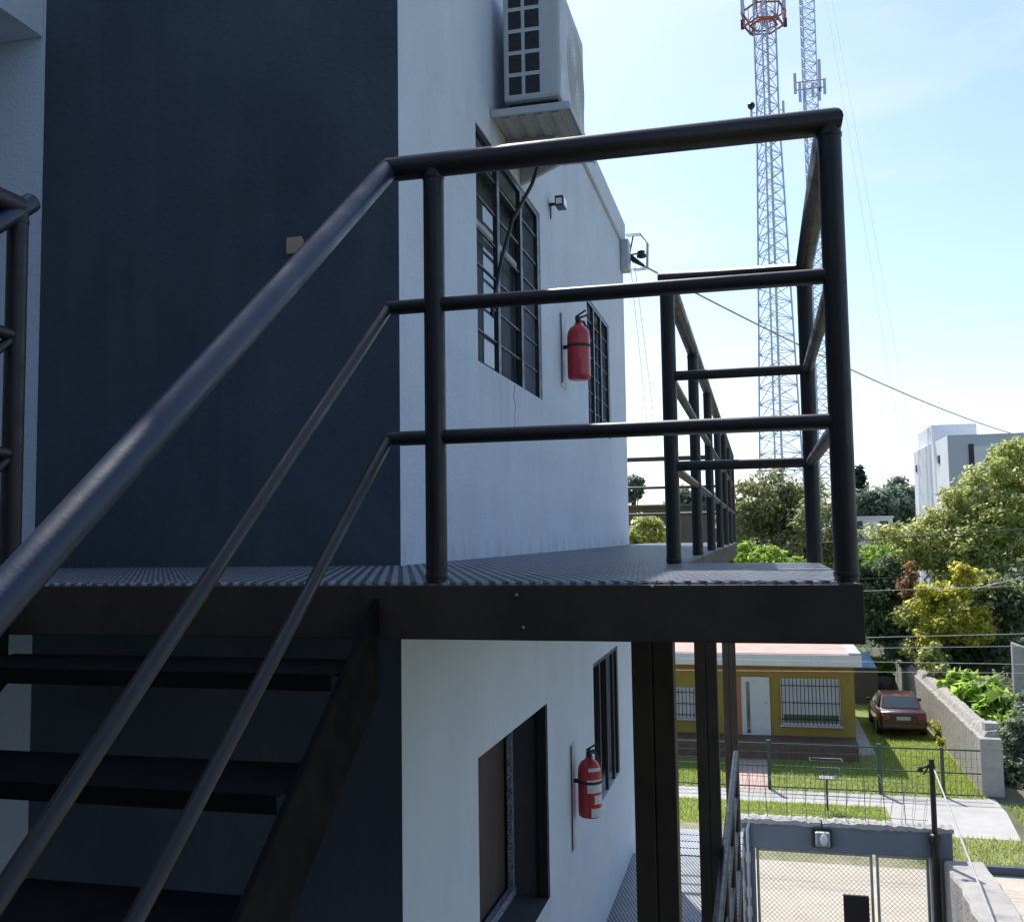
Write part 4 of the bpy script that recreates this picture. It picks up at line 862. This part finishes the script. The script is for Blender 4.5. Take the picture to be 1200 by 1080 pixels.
# left face recedes from the near corner (x 1110) to the far corner (x 1070)
yfar = 62*c0.x/at(1070, 527, 62).x if at(1070, 527, 62).x > 0 else 90
yfar = min(max(yfar, 68), 84); xf_ = at(1070, 527, yfar).x
MB().add([(c0.x, 62, G), (c0.x+22, 62, G), (c0.x+22, 62, zt), (c0.x, 62, zt), (xf_, yfar, G), (c0.x+22, yfar, G), (c0.x+22, yfar, zt), (xf_, yfar, zt)], [(4, 0, 3, 7), (1, 5, 6, 2), (5, 4, 7, 6), (3, 2, 6, 7)]).build('wall', M['pale_house'], wb)
part_label(MB().quad((c0.x+.003, 61.995, G), (c0.x+22, 61.995, G), (c0.x+22, 61.995, zt), (c0.x+.003, 61.995, zt)).build('front_wall', M['grey_house'], wb), 'front wall coloured grey for its shade')  # same white block; the shade on its front is put into a greyer colour
yrb = 62+(yfar-62)*.6; a, b = at(1092, 498, yrb), at(1145, 512, yrb); MB().box(a.x, b.x, yrb, yrb+6, zt, a.z).build('roof_block', M['pale_house'], wb)
for (x, y) in ((1101, 538), (1074, 549)):
    t = (1110-x)/40; yy = 62+(yfar-62)*t; xx = c0.x+(xf_-c0.x)*t; p = at(x, y, yy); MB().box(xx-.06, xx+.5, yy-.24, yy+.24, p.z-.24, p.z+.24).build('vent_hole', M['dark_hole'], wb)
a, b = at(1141, 523, 61.98), at(1175, 560, 61.98); MB().box(a.x, b.x, 61.9, 61.992, b.z, a.z).build('window', M['pale_house'], wb)
MB().box(a.x-.28, a.x-.003, 61.93, 61.993, b.z, a.z+.15).build('pier', M['room'], wb)
bh = thing('brown_house', 'low dark brown house wall behind the walkway railing', 'house', (at(790, 620, 52).x, 54, G))
a, b = at(700, 587, 52), at(862, 592, 52)
MB().box(a.x, b.x, 52, 60, G, b.z).build('wall', M['brown_house'], bh)
MB().box(a.x-.3, b.x+.2, 51.7, 60.2, b.z, b.z+.12).build('roof', M['brown_house'], bh)
p = at(800, 600, 51.9); MB().box(at(795, 600, 51.9).x, at(858, 600, 51.9).x, 51.85, 51.99, p.z-.06, p.z+.03).build('ledge', M['pale_house'], bh)
ph = thing('pale_house', 'long pale low house beyond the trees right of the corner post', 'house', (at(1020, 610, 80).x, 83, G))
a, b = at(990, 607, 80), at(1046, 607, 80)
MB().box(a.x, b.x, 80, 88, G, a.z).build('wall', M['grey_house'], ph); MB().box(a.x-.1, b.x+.1, 79.9, 88.1, a.z, a.z+.12).build('roof', M['grey_house'], ph)
for x in (1006, 1036): p = at(x, 615, 79.97); MB().box(p.x-.3, p.x+.3, 79.95, 79.99, p.z-.3, p.z+.3).build('window', M['room'], ph)

# ------------------------------------------------------------------ lattice towers
def tower(label, cx, cy, z1, wfun, step, colf, lr, br, rot=.2):
    t = thing('lattice_tower', label, 'tower', (cx, cy, G), 'telecom lattice towers')
    def corner(k, z): a = rot+k*2*math.pi/3; w = wfun(z); return Vector((cx+w*math.cos(a), cy+w*math.sin(a), z))
    z = G; segs = {}
    while z < z1:
        zn = min(z+step(z), z1); mb = segs.setdefault(colf(z), MB())
        for k in range(3):
            a, b, c, d = corner(k, z), corner(k, zn), corner(k+1, z), corner(k+1, zn)
            mb.tube([a, b], lr, 6, False).tube([a, d], br, 4, False).tube([c, b], br, 4, False).tube([b, d], br, 4, False)
        z = zn
    for col, mb in segs.items(): mb.build('lattice', M[col], t)
    return t, corner
T1 = at(908, 400, 90); Z0 = at(905, 20, 90).z
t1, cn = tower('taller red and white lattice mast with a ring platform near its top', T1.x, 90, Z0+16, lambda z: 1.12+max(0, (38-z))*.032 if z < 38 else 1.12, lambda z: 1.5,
    lambda z: 'tower_red' if int((z-G)//9) % 2 == 1 and False else 'tower_blue', .085, .042, .35)
zr = at(905, 29, 90).z; ring = MB(); pr2 = 2.0
for zz, rr in ((zr, 1.75), (zr+1.3, 2.0), (zr+.05, 1.2)):
    n = 6; ring.tube([(T1.x+rr*math.cos(2*math.pi*i/n+.2), 90+rr*math.sin(2*math.pi*i/n+.2), zz) for i in range(n+1)], .10, 6, False)
for i in range(6):
    a = 2*math.pi*i/6+.2; ring.tube([(T1.x+1.75*math.cos(a), 90+1.75*math.sin(a), zr), (T1.x+2.0*math.cos(a), 90+2.0*math.sin(a), zr+1.3)], .06, 6, False).tube([(T1.x+1.75*math.cos(a), 90+1.75*math.sin(a), zr), (T1.x+1.0*math.cos(a), 90+math.sin(a), zr+.9)], .06, 6, False).tube([(T1.x+2*math.cos(a), 90+2*math.sin(a), zr+1.3), (T1.x+2*math.cos(a), 90+2*math.sin(a), zr+2.6)], .035, 6, False)
ring.build('ring_platform', M['tower_red'], t1)
for i in range(6):
    a = 2*math.pi*i/6+.5; x, y = T1.x+2.05*math.cos(a), 90+2.05*math.sin(a); MB().box(x-.13, x+.13, y-.08, y+.08, zr+.9, zr+2.7).build('antenna', M['tower_blue'] if i % 2 else M['grey_house'], t1, bevel=.03)
rt_ = random.Random(12)
for i in range(7):
    a = rt_.uniform(0, 6.28); rr = rt_.uniform(1.5, 2.1); x, y = T1.x+rr*math.cos(a), 90+rr*math.sin(a); h = rt_.uniform(.5, 1.1); z = zr+rt_.uniform(-.1, 1.2)
    MB().box(x-.17, x+.17, y-.12, y+.12, z, z+h).build('antenna', M['iron'] if i % 3 == 0 else M['grey_house'], t1, bevel=.03)
za = at(905, 130, 90).z
for i, (dx, h_) in enumerate(((-1.35, 2.2), (1.45, 1.9))):
    MB().tube([(T1.x+dx, 90, za-h_+.4), (T1.x+dx, 90, za+.8)], .11, 8).tube([(T1.x+dx*.7, 90, za), (T1.x+dx, 90, za)], .04, 6).build('antenna', M['grey_house'], t1)
MB().lathe([(.0, 0), (.3, .05), (.34, .3), (.1, .42)], (T1.x-1.35, 89.9, za+.55), 12, (0, -1, 0)).build('dish', M['iron'], t1)
MB().tube([(T1.x+.25, 89.6, G), (T1.x+.25, 89.6, Z0+16)], .11, 6, False).build('cable_run', M['grey_house'], t1)
T2 = at(957, 350, 115); Z2 = at(950, 20, 115).z
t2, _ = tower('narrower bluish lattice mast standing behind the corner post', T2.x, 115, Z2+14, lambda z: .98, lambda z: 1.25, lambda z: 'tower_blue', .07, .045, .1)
za = at(950, 105, 115).z
for i, (dx, dz, h_) in enumerate(((-1.5, .6, 2.4), (-1.0, -.5, 2.2), (1.2, 1.2, 3.8), (1.7, -.1, 1.8), (.4, -.4, 1.6), (-.5, -1, 1.5), (1.1, -.9, 1.6))):
    MB().box(T2.x+dx-.16, T2.x+dx+.16, 114.2, 114.45, za+dz-h_/2, za+dz+h_/2).build('antenna', M['grey_house'] if i in (0, 2) else M['tower_blue'], t2, bevel=.04)
MB().tube([(T2.x-1.6, 114.3, za-.2), (T2.x+1.8, 114.3, za-.2)], .07, 6).tube([(T2.x-1.5, 114.3, za+.7), (T2.x+1.6, 114.3, za+.7)], .06, 6).build('antenna_frame', M['tower_red'], t2)
for i, (xa, xb, yb, lab) in enumerate(((972, 1056, 400, 'left of the two faint guy lines falling from the towers'), (978, 1075, 430, 'right of the two faint guy lines falling from the towers'))):
    wire([at(xa-14, -60, 114), at(xb, yb+120, 70)], .010, lab, 'pale_cable', 0, 'guy lines of the towers', name='guy_line')
